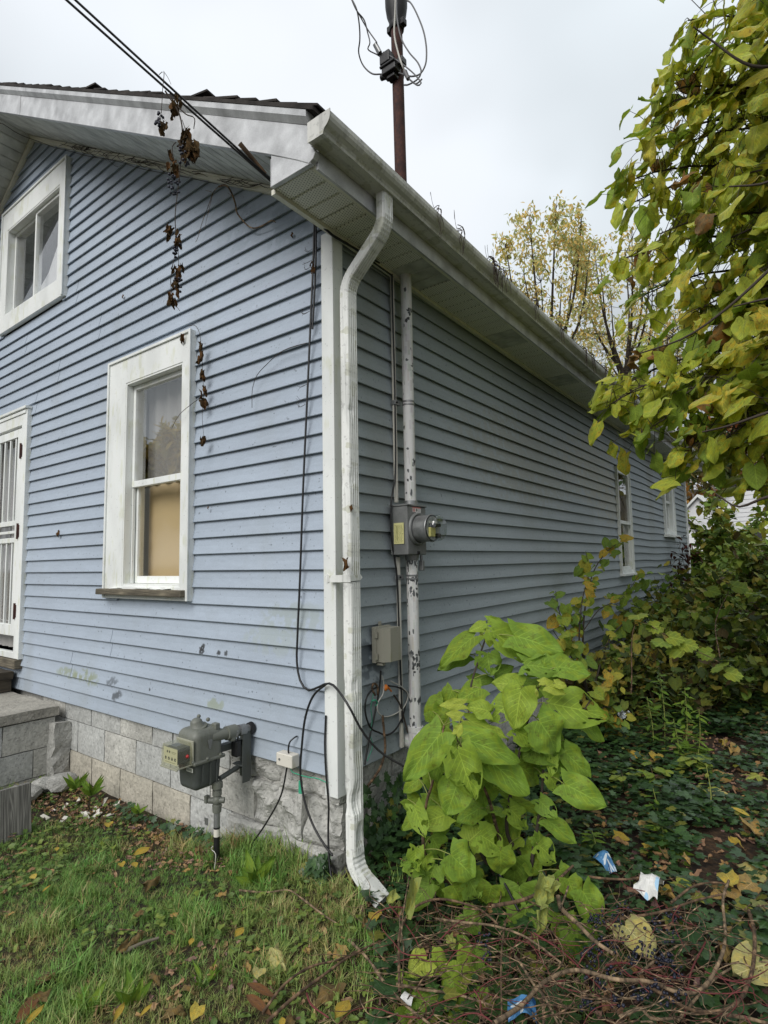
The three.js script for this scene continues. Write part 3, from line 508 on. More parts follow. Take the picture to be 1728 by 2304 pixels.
  const warn = canvasTex(128, 64, (c, w, h) => { c.fillStyle = '#d6d4d2'; c.fillRect(0, 0, w, h); c.fillStyle = '#b06a66'; c.fillRect(0, 0, w, 14); c.fillStyle = '#c08e8a'; c.fillRect(4, 18, 40, 40); c.fillStyle = '#1b1b1b'; c.beginPath(); c.ellipse(66, 36, 9, 20, 0, 0, 7); c.fill(); c.fillStyle = '#888'; for (let i = 0; i < 4; i++) c.fillRect(84, 20 + i * 10, 34, 4); });
  obj('warning_label', new THREE.PlaneGeometry(.085, .03).rotateY(Math.PI / 2).translate(.1318, 1.787, -.553), std({ map: warn, roughness: .6 }), e);
  obj('knockout', [bx(.1312, 1.532, -.575, .136, 1.552, -.55, .003)], M.darkIron, e);

  // mast through the roof
  const mast = thing('service_mast', 'rusty brown service mast pipe with black weatherhead rising above the gutter', 'mast');
  const MX = .043, MZ = -.585;
  obj('mast_pipe', cyl([.055, 3.30, MZ], [MX - .002, 4.90, MZ], .0365, .0365, 22), M.rust, mast);
  obj('weatherhead', new THREE.LatheGeometry([[.036, 0], [.045, .0], [.05, .03], [.045, .05], [.062, .10], [.070, .16], [.072, .27], [.066, .34], [.04, .40], [0, .42]].map(([r, y]) => new THREE.Vector2(r, y)), 28).translate(MX, 4.835, MZ), M.darkIron, mast);
  obj('set_screw_lug', [bx(MX - .066, 4.84, MZ - .02, MX - .03, 4.885, MZ + .02, .006), bx(MX + .03, 4.84, MZ - .02, MX + .066, 4.885, MZ + .02, .006)], M.darkIron, mast);
  const kx = MX - .004, ky = 4.545, kz = MZ + .045;
  const ins = obj('insulator_clamp', [bx(kx - .055, ky - .05, kz - .02, kx + .05, ky + .015, kz + .05, .008), bx(kx - .065, ky + .018, kz - .01, kx + .01, ky + .095, kz + .055, .008), bx(kx - .03, ky - .075, kz - .02, kx + .03, ky - .05, kz + .03, .006), cyl([kx - .09, ky - .01, kz], [kx - .05, ky - .02, kz], .018, .018, 10), bx(kx + .045, ky - .01, kz - .03, kx + .085, ky + .035, kz + .02, .006), cyl([kx - .06, ky, kz + .052], [kx + .05, ky + .0, kz + .052], .009, .009, 8)], M.black, mast); ins.rotation.z = 0;
  obj('clamp_band', [cyl([MX, ky - .03, MZ], [MX, ky + .0, MZ], .04, .04, 20), cyl([MX, ky + .03, MZ], [MX, ky + .05, MZ], .04, .04, 20)], M.rust, mast);
  const Q = (x, y, z = -.52) => onPlane(750 + x / 6.636, y / 6.636, 'z', z);
  const wires = thing('mast_wires', 'loops of grey service wire hanging from the weatherhead on the mast', 'wires');
  for (const [pts, r, mm] of [
    [[[250, -60, -.30], [350, 150, -.33], [390, 400, -.38], [395, 600, -.42], [378, 780, -.46], [430, 950, -.5], [580, 1100, -.52], [740, 1110, -.53], [850, 1160, -.53]], .0048, M.wireGrey],
    [[[250, -60, -.31], [350, 160, -.35], [460, 300, -.4], [510, 480, -.43], [545, 650, -.45], [515, 730, -.46], [660, 820, -.5], [800, 910, -.52]], .0042, M.wireGrey],
    [[[370, 190, -.36], [500, 420, -.42], [650, 635, -.46]], .004, M.wireGrey],
    [[[745, 780, -.49], [900, 870, -.5], [1060, 980, -.5], [1230, 1130, -.5], [1310, 1250, -.5], [1270, 1275, -.5], [1130, 1180, -.5]], .0045, M.wireGrey],
    [[[760, 820, -.49], [800, 870, -.5], [820, 920, -.51]], .005, M.black],
    [[[930, -50, -.49], [920, 250, -.5], [910, 500, -.5], [960, 760, -.5], [1030, 980, -.5], [1070, 1070, -.52]], .0055, M.wirePale],
    [[[945, -50, -.49], [950, 250, -.49], [1010, 560, -.5], [1130, 780, -.5], [1270, 950, -.5], [1310, 1080, -.5], [1270, 1170, -.5], [1130, 1260, -.5], [1060, 1270, -.52]], .0048, M.wireGrey],
    [[[1090, 0, -.52], [1160, 50, -.5], [1270, 260, -.5], [1360, 520, -.5], [1392, 800, -.5], [1370, 980, -.5], [1300, 1100, -.5], [1180, 1140, -.5], [980, 1090, -.53]], .0048, M.wireGrey],
    [[[1325, 1180, -.5], [1240, 1250, -.5], [1140, 1190, -.51], [1090, 1150, -.52]], .0045, M.wireGrey],
  ]) obj('wire', tube(pts.map(([x, y, z]) => Q(x, y, z)), r, r, 6, 6), mm, wires);
  const a = Q(630, 660, -.47), b = Q(700, 790, -.48); obj('splice', [cyl(a, b, .013, .013, 8), cyl(Q(610, 670, -.48), Q(680, 810, -.49), .009, .009, 8)], M.galv, wires); obj('splice', cyl(Q(1070, 1070, -.5), Q(1120, 1180, -.5), .014, .012, 8), M.wireGrey, wires);
}

// ---------------------------------------------------------------- telephone box and loose cables at the corner
{
  const n = thing('telephone_box', 'beige grey plastic telephone box screwed to the side wall', 'telephone box');
  obj('lid', loft([[.03, -.29], [.075, -.29], [.098, -.325], [.098, -.418], [.03, -.418]], [.965, 1.142], (x, z, y) => V(x, y, z)), M.nid, n);
  obj('base', [bx(.004, .958, -.424, .03, 1.148, -.281, .004)], M.nid, n);
  obj('latch', [bx(.028, 1.09, -.284, .045, 1.125, -.276, .002), bx(.028, .975, -.284, .045, 1.01, -.276, .002)], M.nid, n);
  obj('mounting_tab', [bx(.004, 1.148, -.365, .010, 1.172, -.34, .002), bx(.02, .945, -.33, .06, .958, -.30, .003)], M.nid, n);
  const R4 = (x, y, v = .02) => onPlane(620 + x / 3.5675, 1480 + y / 3.5675, 'x', v);
  const cable = (name, pts, r, m, label, cat, grp) => tag(obj(name, tube(pts, r, r, 6, 5), m), label, cat, grp);
  cable('telephone_cable', [R4(845, 105, .04), R4(838, 200, .03), R4(820, 330), R4(790, 480), R4(762, 600), R4(735, 740), R4(715, 860, .03)], .0052, M.black, 'thick black cable dropping straight from the telephone box to the ground', 'cable');
  cable('coiled_cable', [R4(905, 225), R4(990, 240), R4(1060, 290), R4(1050, 350), R4(1020, 470), R4(960, 580), R4(890, 620), R4(830, 600), R4(770, 570), R4(735, 500), R4(718, 400), R4(735, 310), R4(780, 255), R4(820, 235)], .005, M.black, 'black cable coiled in a loop on the wall under the telephone box', 'cable');
  cable('loose_wire', [R4(850, 140, .03), R4(868, 200, .03), R4(862, 290, .03), R4(822, 360, .03), R4(818, 420, .03), R4(860, 470, .03), R4(940, 460, .03), R4(1030, 395, .03), R4(1065, 300, .03), R4(1020, 240, .03), R4(920, 185, .035)], .0035, M.wirePale, 'thin pale wire curling in a loop below the telephone box', 'wire');
  cable('ground_wire', [R4(785, 290), R4(765, 400), R4(775, 500), R4(760, 620), R4(780, 700), R4(735, 830, .03)], .0022, M.wireGreen, 'thin green wire hanging on the side wall behind the downspout', 'wire');
  obj('wire_knot', [tube([R4(770, 350), R4(800, 340, .03), R4(820, 370, .03), R4(800, 385, .025)], .005, .003, 5)], M.wireGreen); tag(scene.children[scene.children.length - 1], 'green tape knot on the wire below the telephone box', 'tape');
  const cap = obj('orange_connector', [ball(R4(882, 240, .03), .016, 1, 1.15, 1), cyl(R4(905, 240, .03), R4(930, 270, .03), .006, .004)], M.orange); tag(cap, 'orange plastic wire cap below the telephone box', 'wire cap');
  const ring = cable('cable_clip', [R4(800, 300), R4(775, 250), R4(785, 210), R4(815, 225), R4(820, 300)], .006, M.vine, 'small rusty brown hook on the wall beside the orange cap', 'hook');
  cable('dead_stem', [R4(740, 1030, .06), R4(800, 950, .06), R4(850, 860, .05), R4(880, 740, .05), R4(872, 600, .04), R4(858, 460, .03)], .007, M.vine, 'bare brown stem leaning on the side wall behind the downspout', 'stem');
  cable('dead_stem', [R4(1060, 600, .04), R4(1030, 480, .03), R4(1000, 380, .03), R4(950, 300, .03)], .005, M.twigDark, 'short dark stem climbing beside the white conduit foot', 'stem');
  cable('side_cable', [[.03, 3.20, -.50], [.024, 3.0, -.508], [.022, 2.4, -.515], [.02, 1.95, -.50], [.03, 1.86, -.452], [.03, 1.6, -.448], [.026, 1.45, -.49], [.022, 1.1, -.512], [.03, .6, -.515]].map((p) => V(...p)), .0055, M.black, 'black cable running down the side wall beside the white conduit', 'cable');

  // long black cable down the front, looping past the corner
  const fc = (px, py, z = .022) => onPlane(px, py, 'z', z);
  cable('front_cable', [fc(708, 470, .03), fc(706, 560), fc(699, 720), fc(691, 900), fc(682, 1100), fc(675, 1300), fc(669, 1440), fc(668, 1490, .025), fc(676, 1533, .03), fc(692, 1553, .035), fc(716, 1546, .04), fc(735, 1538, .05), V(.05, .91, .075), V(.16, .84, .10), V(.21, .72, .06), V(.27, .62, .0), V(.42, .50, -.12), V(.58, .33, -.2), V(.72, .16, -.22), V(.86, .06, -.14)], .0058, M.black, 'long black cable hanging down the front wall and looping round the corner', 'cable');
  cable('upper_cable', [fc(711, 470, .03), fc(710, 600), fc(703, 740)], .006, M.black, 'short black cable doubled beside the top of the long front cable', 'cable');
  cable('loop_cable', [fc(733, 1540, .045), fc(706, 1564, .04), fc(688, 1610, .035), fc(679, 1680, .03), fc(676, 1740, .03), fc(686, 1805, .035), fc(706, 1860, .04), fc(728, 1898, .05), fc(748, 1925, .06)], .0058, M.black, 'black cable looping from the corner board to the foundation foot', 'cable');
  cable('corner_cable', [fc(733, 1610, .028), fc(731, 1680, .03), fc(735, 1760, .03), V(-.035, .33, .025), V(-.03, .2, .035), V(.0, .07, .06), V(.04, .0, .08)], .005, M.black, 'black cable behind the bottom of the white corner board', 'cable');
  cable('box_cable', [fc(650, 1700, .03), fc(645, 1730, .035), fc(632, 1790, .035), fc(600, 1850, .05), fc(568, 1897, .06)], .0045, M.black, 'thin black cable from the white junction box down to the grass', 'cable');
  const j = thing('junction_box', 'small white plastic junction box on the bottom siding board', 'junction box');
  obj('cover', bx(-.372, .458, .002, -.255, .522, .056, .005), M.plasticWhite, j); obj('screw', cyl([-.345, .492, .055], [-.345, .492, .06], .006, .006, 8), M.galv, j);
  obj('lead', tube([[-.30, .50, .03], [-.302, .545, .035], [-.295, .58, .03], [-.28, .60, .01], [-.278, .602, -.005]], .0045, .0045, 6), M.black, j);
  cable('green_wire', [fc(650, 1712, .03), fc(656, 1735, .03), fc(670, 1742, .03), fc(690, 1748, .03), fc(715, 1752, .03), fc(737, 1762, .03)], .0028, M.wireGreen, 'green wire running from the white junction box to the corner board', 'wire');
  const tp = obj('green_tape', [jiggle(bx(-.24, .335, .02, -.215, .40, .026, .002), .006, 30, 2)], M.wireGreen); tp.rotation.z = 0; tag(tp, 'strip of green tape hanging from the green wire below the junction box', 'tape');

  // twin service cables from the corner out to the street
  const A = V(.045, 3.175, -.02), B = at(150, 0, 2.3), dir = B.clone().sub(A);
  for (const [k, off] of [[0, 0], [1, .022]]) cable('overhead_cable', [V(.05, 3.20, -.35), A.clone().add(V(.0, off * .2, 0)), ...[.25, .5, .75, 1, 1.6, 3, 7, 12].map((t) => A.clone().addScaledVector(dir, t).add(V(off * t * .75, off * t * .75 - .02 * t * (1 - Math.min(t, 1)), 0)))], .0052, M.black, k ? 'upper of the twin black cables running from the eave corner to the street' : 'lower of the twin black cables running from the eave corner to the street', 'cable', 'black cables overhead');
  cable('eave_cable', [V(.018, 3.225, .40), V(.02, 3.222, .2), V(.024, 3.215, 0), V(.03, 3.20, -.25), V(.032, 3.19, -.5)], .005, M.black, 'black cable clipped along the wall edge of the side soffit', 'cable');
  cableAt = (t) => A.clone().addScaledVector(dir, t);
}

// ---------------------------------------------------------------- gas meter
{
  const g = thing('gas_meter', 'olive grey gas meter on a riser pipe in front of the block foundation', 'gas meter');
  const rb = (x0, y0, z0, x1, y1, z1, r) => { const b = new RoundedBoxGeometry(x1 - x0, y1 - y0, z1 - z0, 4, r).translate((x0 + x1) / 2, (y0 + y1) / 2, (z0 + z1) / 2); return b; };
  const up = rb(-.80, .470, .185, -.63, .645, .362, .035); { const p = up.attributes.position; for (let i = 0; i < p.count; i++) if (p.getY(i) > .6) { const d = Math.hypot(p.getX(i) + .715, p.getZ(i) - .27); p.setY(i, p.getY(i) + .014 * (1 - d / .12)); } up.computeVertexNormals(); }
  obj('upper_case', up, M.gasGrey, g);
  const lo = rb(-.797, .352, .188, -.633, .53, .359, .03); { const p = lo.attributes.position; for (let i = 0; i < p.count; i++) { const k = 1 - .10 * smooth(.5, .352, p.getY(i)); p.setX(i, -.715 + (p.getX(i) + .715) * k); p.setZ(i, .273 + (p.getZ(i) - .273) * k); } lo.computeVertexNormals(); }
  obj('lower_case', lo, M.gasDark, g);
  obj('case_flange', [rb(-.808, .486, .178, -.622, .505, .370, .008), ...[-.79, -.715, -.64].map((x) => ball([x, .506, .366], .009)), ...[.21, .29].map((z) => ball([-.626, .506, z], .009))], M.gasGrey, g);
  obj('case_rib', [bx(-.634, .37, .262, -.6285, .485, .272, .003), bx(-.634, .37, .225, -.6285, .485, .232, .003), bx(-.63, .40, .31, -.627, .48, .318, .002)], M.gasDark, g);
  obj('badge', slab([[-.012, .022], [.012, .022], [.014, .016], [.004, -.024], [-.004, -.024], [-.014, .016]], 0, .003).rotateY(Math.PI / 2).translate(-.6285, .575, .275), M.galv, g);
  const idx = canvasTex(256, 160, (c, w, h) => { c.fillStyle = '#cccab0'; c.fillRect(0, 0, w, h); c.fillStyle = '#2c2d26'; for (let i = 0; i < 4; i++) { c.beginPath(); c.arc(40 + i * 58, 108, 17, 0, 7); c.fill(); c.strokeStyle = '#d9d6a8'; c.lineWidth = 4; c.beginPath(); c.moveTo(40 + i * 58, 108); c.lineTo(40 + i * 58 + 13 * Math.cos(i * 1.9 + .6), 108 + 13 * Math.sin(i * 1.9 + .6)); c.stroke(); } for (const x of [70, 110]) { c.fillStyle = '#2c2d26'; c.beginPath(); c.arc(x, 42, 13, 0, 7); c.fill(); } c.fillStyle = '#77765a'; c.fillRect(140, 36, 90, 6); c.fillRect(150, 50, 70, 5); c.fillRect(30, 142, 190, 5); });
  obj('index_plate', [new THREE.PlaneGeometry(.118, .078).translate(-.710, .548, .448)], std({ map: idx, roughness: .6 }), g);
  obj('index_works', [bx(-.765, .51, .37, -.66, .585, .444, .004)], M.gasDark, g);
  obj('index_cover', loft([[-.776, .495], [-.642, .495], [-.642, .575], [-.655, .603], [-.763, .603], [-.776, .575]], [.362, .456], (x, y, z) => V(x, y, z), true, true), M.hazyPlastic, g);
  obj('cover_frame', [bx(-.782, .489, .452, -.636, .496, .462, .002), bx(-.782, .489, .362, -.636, .610, .370, .003), bx(-.642, .492, .37, -.637, .499, .452, .002)], std({ color: lin(.30, .30, .23), roughness: .5 }), g);
  obj('seal', ball([-.638, .545, .40], .009), std({ color: lin(.4, .03, .03), roughness: .5 }), g);
  const lab = canvasTex(128, 48, (c, w, h) => { c.fillStyle = '#d8dad8'; c.fillRect(0, 0, w, h); c.fillStyle = '#4a4f4e'; c.fillRect(6, 8, 96, 32); c.fillStyle = '#b5b8b6'; for (let i = 0; i < 3; i++) c.fillRect(12, 13 + i * 9, 80, 4); });
  obj('label', new THREE.PlaneGeometry(.055, .02).translate(-.675, .462, .3605), std({ map: lab, roughness: .5 }), g); obj('label', new THREE.PlaneGeometry(.06, .022).translate(-.742, .468, .3605), std({ color: lin(.12, .07, .05), roughness: .6 }), g);
  // pressure dome, inlet neck and wall pipe
  obj('regulator', [new THREE.LatheGeometry([[0, .07], [.018, .068], [.030, .055], [.033, .03], [.05, .028], [.053, .022], [.05, .016], [0, .016]].map(([r, y]) => new THREE.Vector2(r, y)), 24).rotateX(.25).translate(-.715, .628, .285), ball([-.76, .69, .25], .011), ball([-.68, .685, .25], .011), bx(-.675, .63, .205, -.635, .665, .235, .006)], M.gasGrey, g);
  obj('neck', [cyl([-.655, .60, .25], [-.64, .60, .16], .03, .028, 16), cyl([-.64, .60, .165], [-.64, .598, .105], .036, .036, 16), bx(-.672, .555, .12, -.61, .60, .15, .008)], M.gasGrey, g);
  obj('wall_pipe', [cyl([-.64, .598, .14], [-.63, .592, -.01], .023, .023, 16), cyl([-.636, .596, .085], [-.634, .594, .045], .030, .030, 16), cyl([-.638, .597, .12], [-.637, .596, .108], .034, .034, 16)], M.galv, g);
  obj('pipe_collar', cyl([-.63, .592, .022], [-.63, .592, .0], .031, .034, 18), M.black, g);
  obj('lock_box', [rb(-.665, .462, .075, -.618, .548, .115, .01), tube([[-.65, .54, .095], [-.652, .60, .095], [-.64, .628, .1], [-.628, .60, .095], [-.63, .545, .095]], .005, .005, 6)], M.black, g);
  obj('bracket', [bx(-.70, .33, .018, -.612, .60, .024, .002), bx(-.618, .32, .024, -.612, .60, .075, .002), bx(-.70, .50, .024, -.66, .535, .19, .003), bx(-.70, .405, .03, -.62, .412, .075, .002), cyl([-.66, .40, .05], [-.64, .38, .2], .014, .014, 6)], M.gasDark, g);
  const rx = -.645, rz = .215;
  obj('riser', [cyl([rx, .37, rz], [rx, .24, rz], .019, .019, 16)], M.gasGrey, g);
  obj('union', [cyl([rx, .365, rz], [rx, .335, rz], .029, .029, 8), cyl([rx, .325, rz], [rx, .30, rz], .024, .024, 12)], M.gasGrey, g);
  obj('stop_valve', [ball([rx, .275, rz], .027, 1, 1.1, 1), cyl([rx - .03, .275, rz + .03], [rx + .035, .275, rz - .02], .015, .015, 10), bx(rx - .05, .262, rz + .022, rx - .03, .30, rz + .045, .003), cyl([rx, .25, rz], [rx, .215, rz], .025, .022, 10)], M.gasGrey, g);
  obj('sleeve', [cyl([rx, .216, rz], [rx, .135, rz], .0165, .0165, 16)], M.galv, g); obj('sleeve_label', cyl([rx, .132, rz], [rx, .095, rz], .0163, .0163, 16), M.plasticWhite, g); obj('sleeve_band', [cyl([rx, .142, rz], [rx, .134, rz], .0172, .0172, 16)], M.black, g);
  obj('ground_pipe', [cyl([rx, .096, rz], [rx, -.2, rz], .016, .016, 16)], M.black, g);
  obj('tag_plate', jiggle(bx(rx - .06, .15, rz + .03, rx - .03, .185, rz + .033, .001), .004, 20, 2), M.galv, g);
  obj('tracer_wire', [tube([[rx + .01, .06, rz + .03], [rx + .0, .045, rz + .035], [rx + .03, .03, rz + .03], [rx + .035, -.05, rz + .04], [rx + .03, -.15, rz + .04]], .0022, .0022, 5)], M.wirePale, g);
}

// ---------------------------------------------------------------- ground
const inLawn = (x, z) => z - .06 - (x - .16) * .96 + .16 * (fbm(x * 4, z * 4, 401, 3) - .5);
const gh = (x, z) => { const near = smooth(9, 3, Math.hypot(x, z)); return -.03 - .085 * smooth(-.35, -1.5, x) * smooth(2.2, .0, z) + near * (.05 * (fbm(x * 2.3, z * 2.3, 405, 4) - .5)) - .03 * smooth(.1, 1.2, x) - .05 * smooth(.05, .35, x) * smooth(.3, .0, Math.abs(z - .02)) + 9 * smooth(-26, -70, z) + 3 * smooth(18, 60, Math.abs(x)) * smooth(-10, -60, z); };
{
  const axis = (a, b, step, far) => { const o = []; for (let v = a; v <= b + 1e-6; v += step) o.push(v); let s = step, v = b; while (v < far) { s *= 1.35; v += s; o.push(v); } s = step; v = a; while (v > -far) { s *= 1.35; v -= s; o.unshift(v); } return o; };
  const xs = axis(-4, 4, .07, 230), zs = axis(-6, 2.6, .07, 230), p = [], c = [], uv = [], ix = [];
  for (const z of zs) for (const x of xs) {
    p.push(x, gh(x, z), z); uv.push(x, z);
    const L = smooth(-.12, .12, inLawn(x, z)) * smooth(-.2, .0, z), bare = smooth(.5, .7, fbm(x * 1.7, z * 1.7, 411, 4)) * .8 + smooth(.32, .0, z) * smooth(0, -.5, x) * .8;
    const far = smooth(-8, -20, z) + smooth(4, 12, Math.abs(x));
    const soil = [.085, .07, .052], turf = [.085, .095, .045]; let k = clamp(L * (1 - bare * .7) + far);
    c.push(lerp(soil[0], turf[0], k), lerp(soil[1], turf[1], k), lerp(soil[2], turf[2], k));
  }
  const nx = xs.length; for (let j = 0; j + 1 < zs.length; j++) for (let i = 0; i + 1 < nx; i++) { const a = j * nx + i; ix.push(a, a + nx, a + 1, a + 1, a + nx, a + nx + 1); }
  const g = new THREE.BufferGeometry(); g.setAttribute('position', new THREE.BufferAttribute(new Float32Array(p), 3)); g.setAttribute('color', new THREE.BufferAttribute(new Float32Array(c), 3)); g.setAttribute('uv', new THREE.BufferAttribute(new Float32Array(uv), 2)); g.setIndex(ix); g.computeVertexNormals();
  const m = new THREE.Mesh(g, std({ map: T.soil, vertexColors: true, roughness: 1, bumpMap: T.soil, bumpScale: .012, color: lin(1.7, 1.7, 1.7) })); m.name = 'ground'; m.receiveShadow = m.castShadow = true; scene.add(tag(m, 'uneven ground of thin lawn and dark leaf strewn soil', 'ground', null, 'structure'));
}

// ---------------------------------------------------------------- leaves
// a leaf of unit length along +x: heart or lance outline, folded along the midrib, tip drooping
function leafGeo({ w = .85, heart = 1, droop = .15, fold = .12, wave = .05, rows = 8, cols = 2, seed = 1, ragged = 0, curl = 0 }) {
  const P = [], U = [], I = [], n = cols * 2 + 1;
  for (let i = 0; i <= rows; i++) { const t = i / rows;
    const f = heart ? Math.pow(Math.sin(Math.PI * Math.pow(clamp(t, .0, 1), .66)), .68) * (1 - .18 * t * t) * 1.06 : Math.pow(Math.sin(Math.PI * Math.pow(t, .85)), 1.1);
    for (let j = 0; j < n; j++) { const s = j / cols - 1, a = Math.abs(s); let hw = f * w * .5; if (heart) hw = Math.max(hw, t < .1 ? w * .42 * a : 0); hw *= 1 - ragged * vnoise(t * 7 + s * 3, seed * 3.1, 2);
      const lobe = heart ? -.17 * heart * Math.pow(a, 1.3) * Math.pow(1 - t, 3) * 2 * (1 - .35 * a) : 0;
      let x = t + lobe, z = s * hw, y = fold * a * w * .5 - droop * t * t + wave * (vnoise(t * 4 + seed, s * 2 + seed, 3) - .5) * (a + .3) - curl * a * a * .3;
      P.push(x, y, z); U.push(t * .98 + .01, (s + 1) / 2); } }
  for (let i = 0; i < rows; i++) for (let j = 0; j + 1 < n; j++) { const a = i * n + j; I.push(a, a + 1, a + n, a + 1, a + n + 1, a + n); }
  const g = new THREE.BufferGeometry(); g.setAttribute('position', new THREE.BufferAttribute(new Float32Array(P), 3)); g.setAttribute('uv', new THREE.BufferAttribute(new Float32Array(U), 2)); g.setIndex(I); g.computeVertexNormals(); return g;
}
function lobedGeo(lobes, seed, r = .5) {      // ivy, maple and grape leaves: a star of lobes round the petiole end
  const P = [0, 0, 0], U = [.5, .5], I = []; const R = rng(seed);
  lobes.forEach(([ang, len]) => { const a = ang * Math.PI / 180; P.push(len * Math.cos(a), .05 * (R() - .5) - .10 * len * len, len * Math.sin(a)); U.push(.5 + len * .5 * Math.cos(a), .5 + len * .5 * Math.sin(a)); });
  for (let i = 1; i < lobes.length; i++) I.push(0, i + 1, i); I.push(0, 1, lobes.length);
  const g = new THREE.BufferGeometry(); g.setAttribute('position', new THREE.BufferAttribute(new Float32Array(P), 3)); g.setAttribute('uv', new THREE.BufferAttribute(new Float32Array(U), 2)); g.setIndex(I); g.computeVertexNormals(); return g;
}
const veinTex = (seed, mott, holes, tint) => tex(256, 256, (u, v) => {
  const s = Math.abs(v - .5) * 2, mid = 1 - smooth(.012, .035, s), q = (u - .42 * s) * 7.5, fq = Math.abs(q - Math.floor(q) - .5), sec = (1 - smooth(.03, .09, fq)) * smooth(1, .2, s) * .8, n = fbm(u * 6 + seed, v * 6, seed, 4), fine = fbm(u * 30, v * 30, seed + 3, 2);
  const ve = Math.max(mid, sec) * .22, y = smooth(.42, .66, n) * mott, br = smooth(.70, .76, fbm(u * 11, v * 11, seed + 7, 3)) * mott;
  let r = .80 + .12 * (fine - .5) + ve, g = .82 + .12 * (fine - .5) + ve * .9, b = .66 + ve; r += y * tint[0] * .8; g += y * tint[1]; b += y * tint[2]; r *= 1 - .3 * br; g *= 1 - .38 * br; b *= 1 - .34 * br;
  const h = holes ? fbm(u * 7 + seed * 3, v * 7, seed + 11, 2) : 0; return [r, g, b, h > .72 - .06 * holes && s > .08 ? 0 : 1];
}, true, 0);
T.vein = veinTex(501, .4, 0, [.25, .08, -.1]);
T.veinHoles = veinTex(511, .15, 1, [.2, .06, -.1]); T.veinFresh = veinTex(541, .3, 0, [.12, .05, -.03]); T.veinMottle = veinTex(521, .6, 0, [.28, .03, -.15]);
const leafMat = (r, g, b, map = T.vein, tr = .4, ro = .55, holes = false) => new THREE.MeshPhysicalMaterial({ color: lin(r * 1.38, g * 1.36, b * 1.3), map, roughness: ro + .2, specularIntensity: .45, transmission: tr, thickness: 0, side: THREE.DoubleSide, ...(holes ? { alphaTest: .5 } : {}) });
const basis = (dir, nrm) => { const x = dir.clone().normalize(), y = nrm.clone().addScaledVector(x, -nrm.dot(x)).normalize(), z = x.clone().cross(y); return new THREE.Matrix4().makeBasis(x, y, z); };
const leafMatrix = (base, dir, nrm, len, wid) => basis(dir, nrm).multiply(new THREE.Matrix4().makeScale(len, (len + wid) / 2, wid)).setPosition(base);
function putLeaf(parent, geo, mat, matrix, name = 'leaf') { const m = new THREE.Mesh(geo, mat); m.name = parent === scene ? numbered(name) : name; m.castShadow = m.receiveShadow = true; matrix.decompose(m.position, m.quaternion, m.scale); parent.add(m); return m; }
function putMany(parent, name, geo, mat, matrices, colors, kind = 'stuff') { const m = new THREE.InstancedMesh(geo, mat, matrices.length); matrices.forEach((q, i) => { m.setMatrixAt(i, q); if (colors) m.setColorAt(i, colors[i]); }); m.name = parent === scene ? numbered(name) : name; m.castShadow = m.receiveShadow = true; parent.add(m); if (kind) m.userData.kind = kind; return m; }
const rnd3 = (R) => V(R() - .5, R() - .5, R() - .5);
const camDir = (p) => camera.position.clone().sub(p).normalize();
const HEART = [1, 2, 3, 4, 5].map((s) => leafGeo({ seed: s * 7, droop: .05 + .05 * s, fold: .04 + .05 * (s % 3), wave: .14, w: 1.0 }));
const HEARTV = [...Array(9)].map((_, s) => leafGeo({ seed: s * 13 + 2, droop: .02 + .07 * (s % 5), fold: -.05 + .055 * (s % 7), wave: .12 + .03 * s, w: .86 + .05 * (s % 4), rows: 9, cols: 3, ragged: s % 3 === 0 ? .22 : .06, curl: (s % 4) * .12 - .1 }));
const HEARTBIG = [1, 2, 3, 4].map((s) => leafGeo({ seed: s * 11 + 3, droop: .1 + .08 * s, fold: .04 + .06 * (s % 3), wave: .2, w: 1.04, rows: 18, cols: 4, ragged: s % 2 ? .17 : .07 }));
const LANCE = [1, 2, 3].map((s) => leafGeo({ seed: s * 5, heart: 0, w: .30, rows: 4, cols: 1, droop: .2, fold: .3 }));
const OVAL = [1, 2, 3].map((s) => leafGeo({ seed: s * 5, heart: 0, w: .6, rows: 5, cols: 1, droop: .15 * s, fold: .2 }));
const CRUMP = [1, 2, 3, 4].map((s) => jiggle(leafGeo({ seed: s * 17, heart: 1, w: .8, rows: 8, cols: 3, droop: .2, fold: .5 * (s % 2 ? 1 : -1), wave: .5, ragged: .5 }), .13, 3.5, s));
const IVY = [1, 2, 3].map((s) => lobedGeo([[0, .62], [22, .36], [48, .52], [75, .33], [110, .46], [150, .36], [180, .16], [210, .36], [250, .46], [285, .33], [312, .52], [338, .36]], s * 3));
const MAPLE = [1, 2].map((s) => lobedGeo([[0, .75], [9, .5], [16, .48], [26, .30], [45, .66], [58, .45], [66, .44], [78, .26], [100, .5], [125, .34], [170, .12], [190, .12], [235, .34], [260, .5], [282, .26], [294, .44], [302, .45], [315, .66], [334, .3], [344, .48], [351, .5]], s * 5));

const GRAPE = [1, 2].map((s) => lobedGeo([[0, .62], [14, .52], [24, .58], [36, .46], [50, .60], [64, .50], [78, .56], [95, .46], [112, .54], [135, .48], [155, .46], [178, .2], [205, .46], [225, .48], [248, .54], [265, .46], [282, .56], [296, .5], [310, .6], [324, .46], [336, .58], [346, .52]], s * 7));

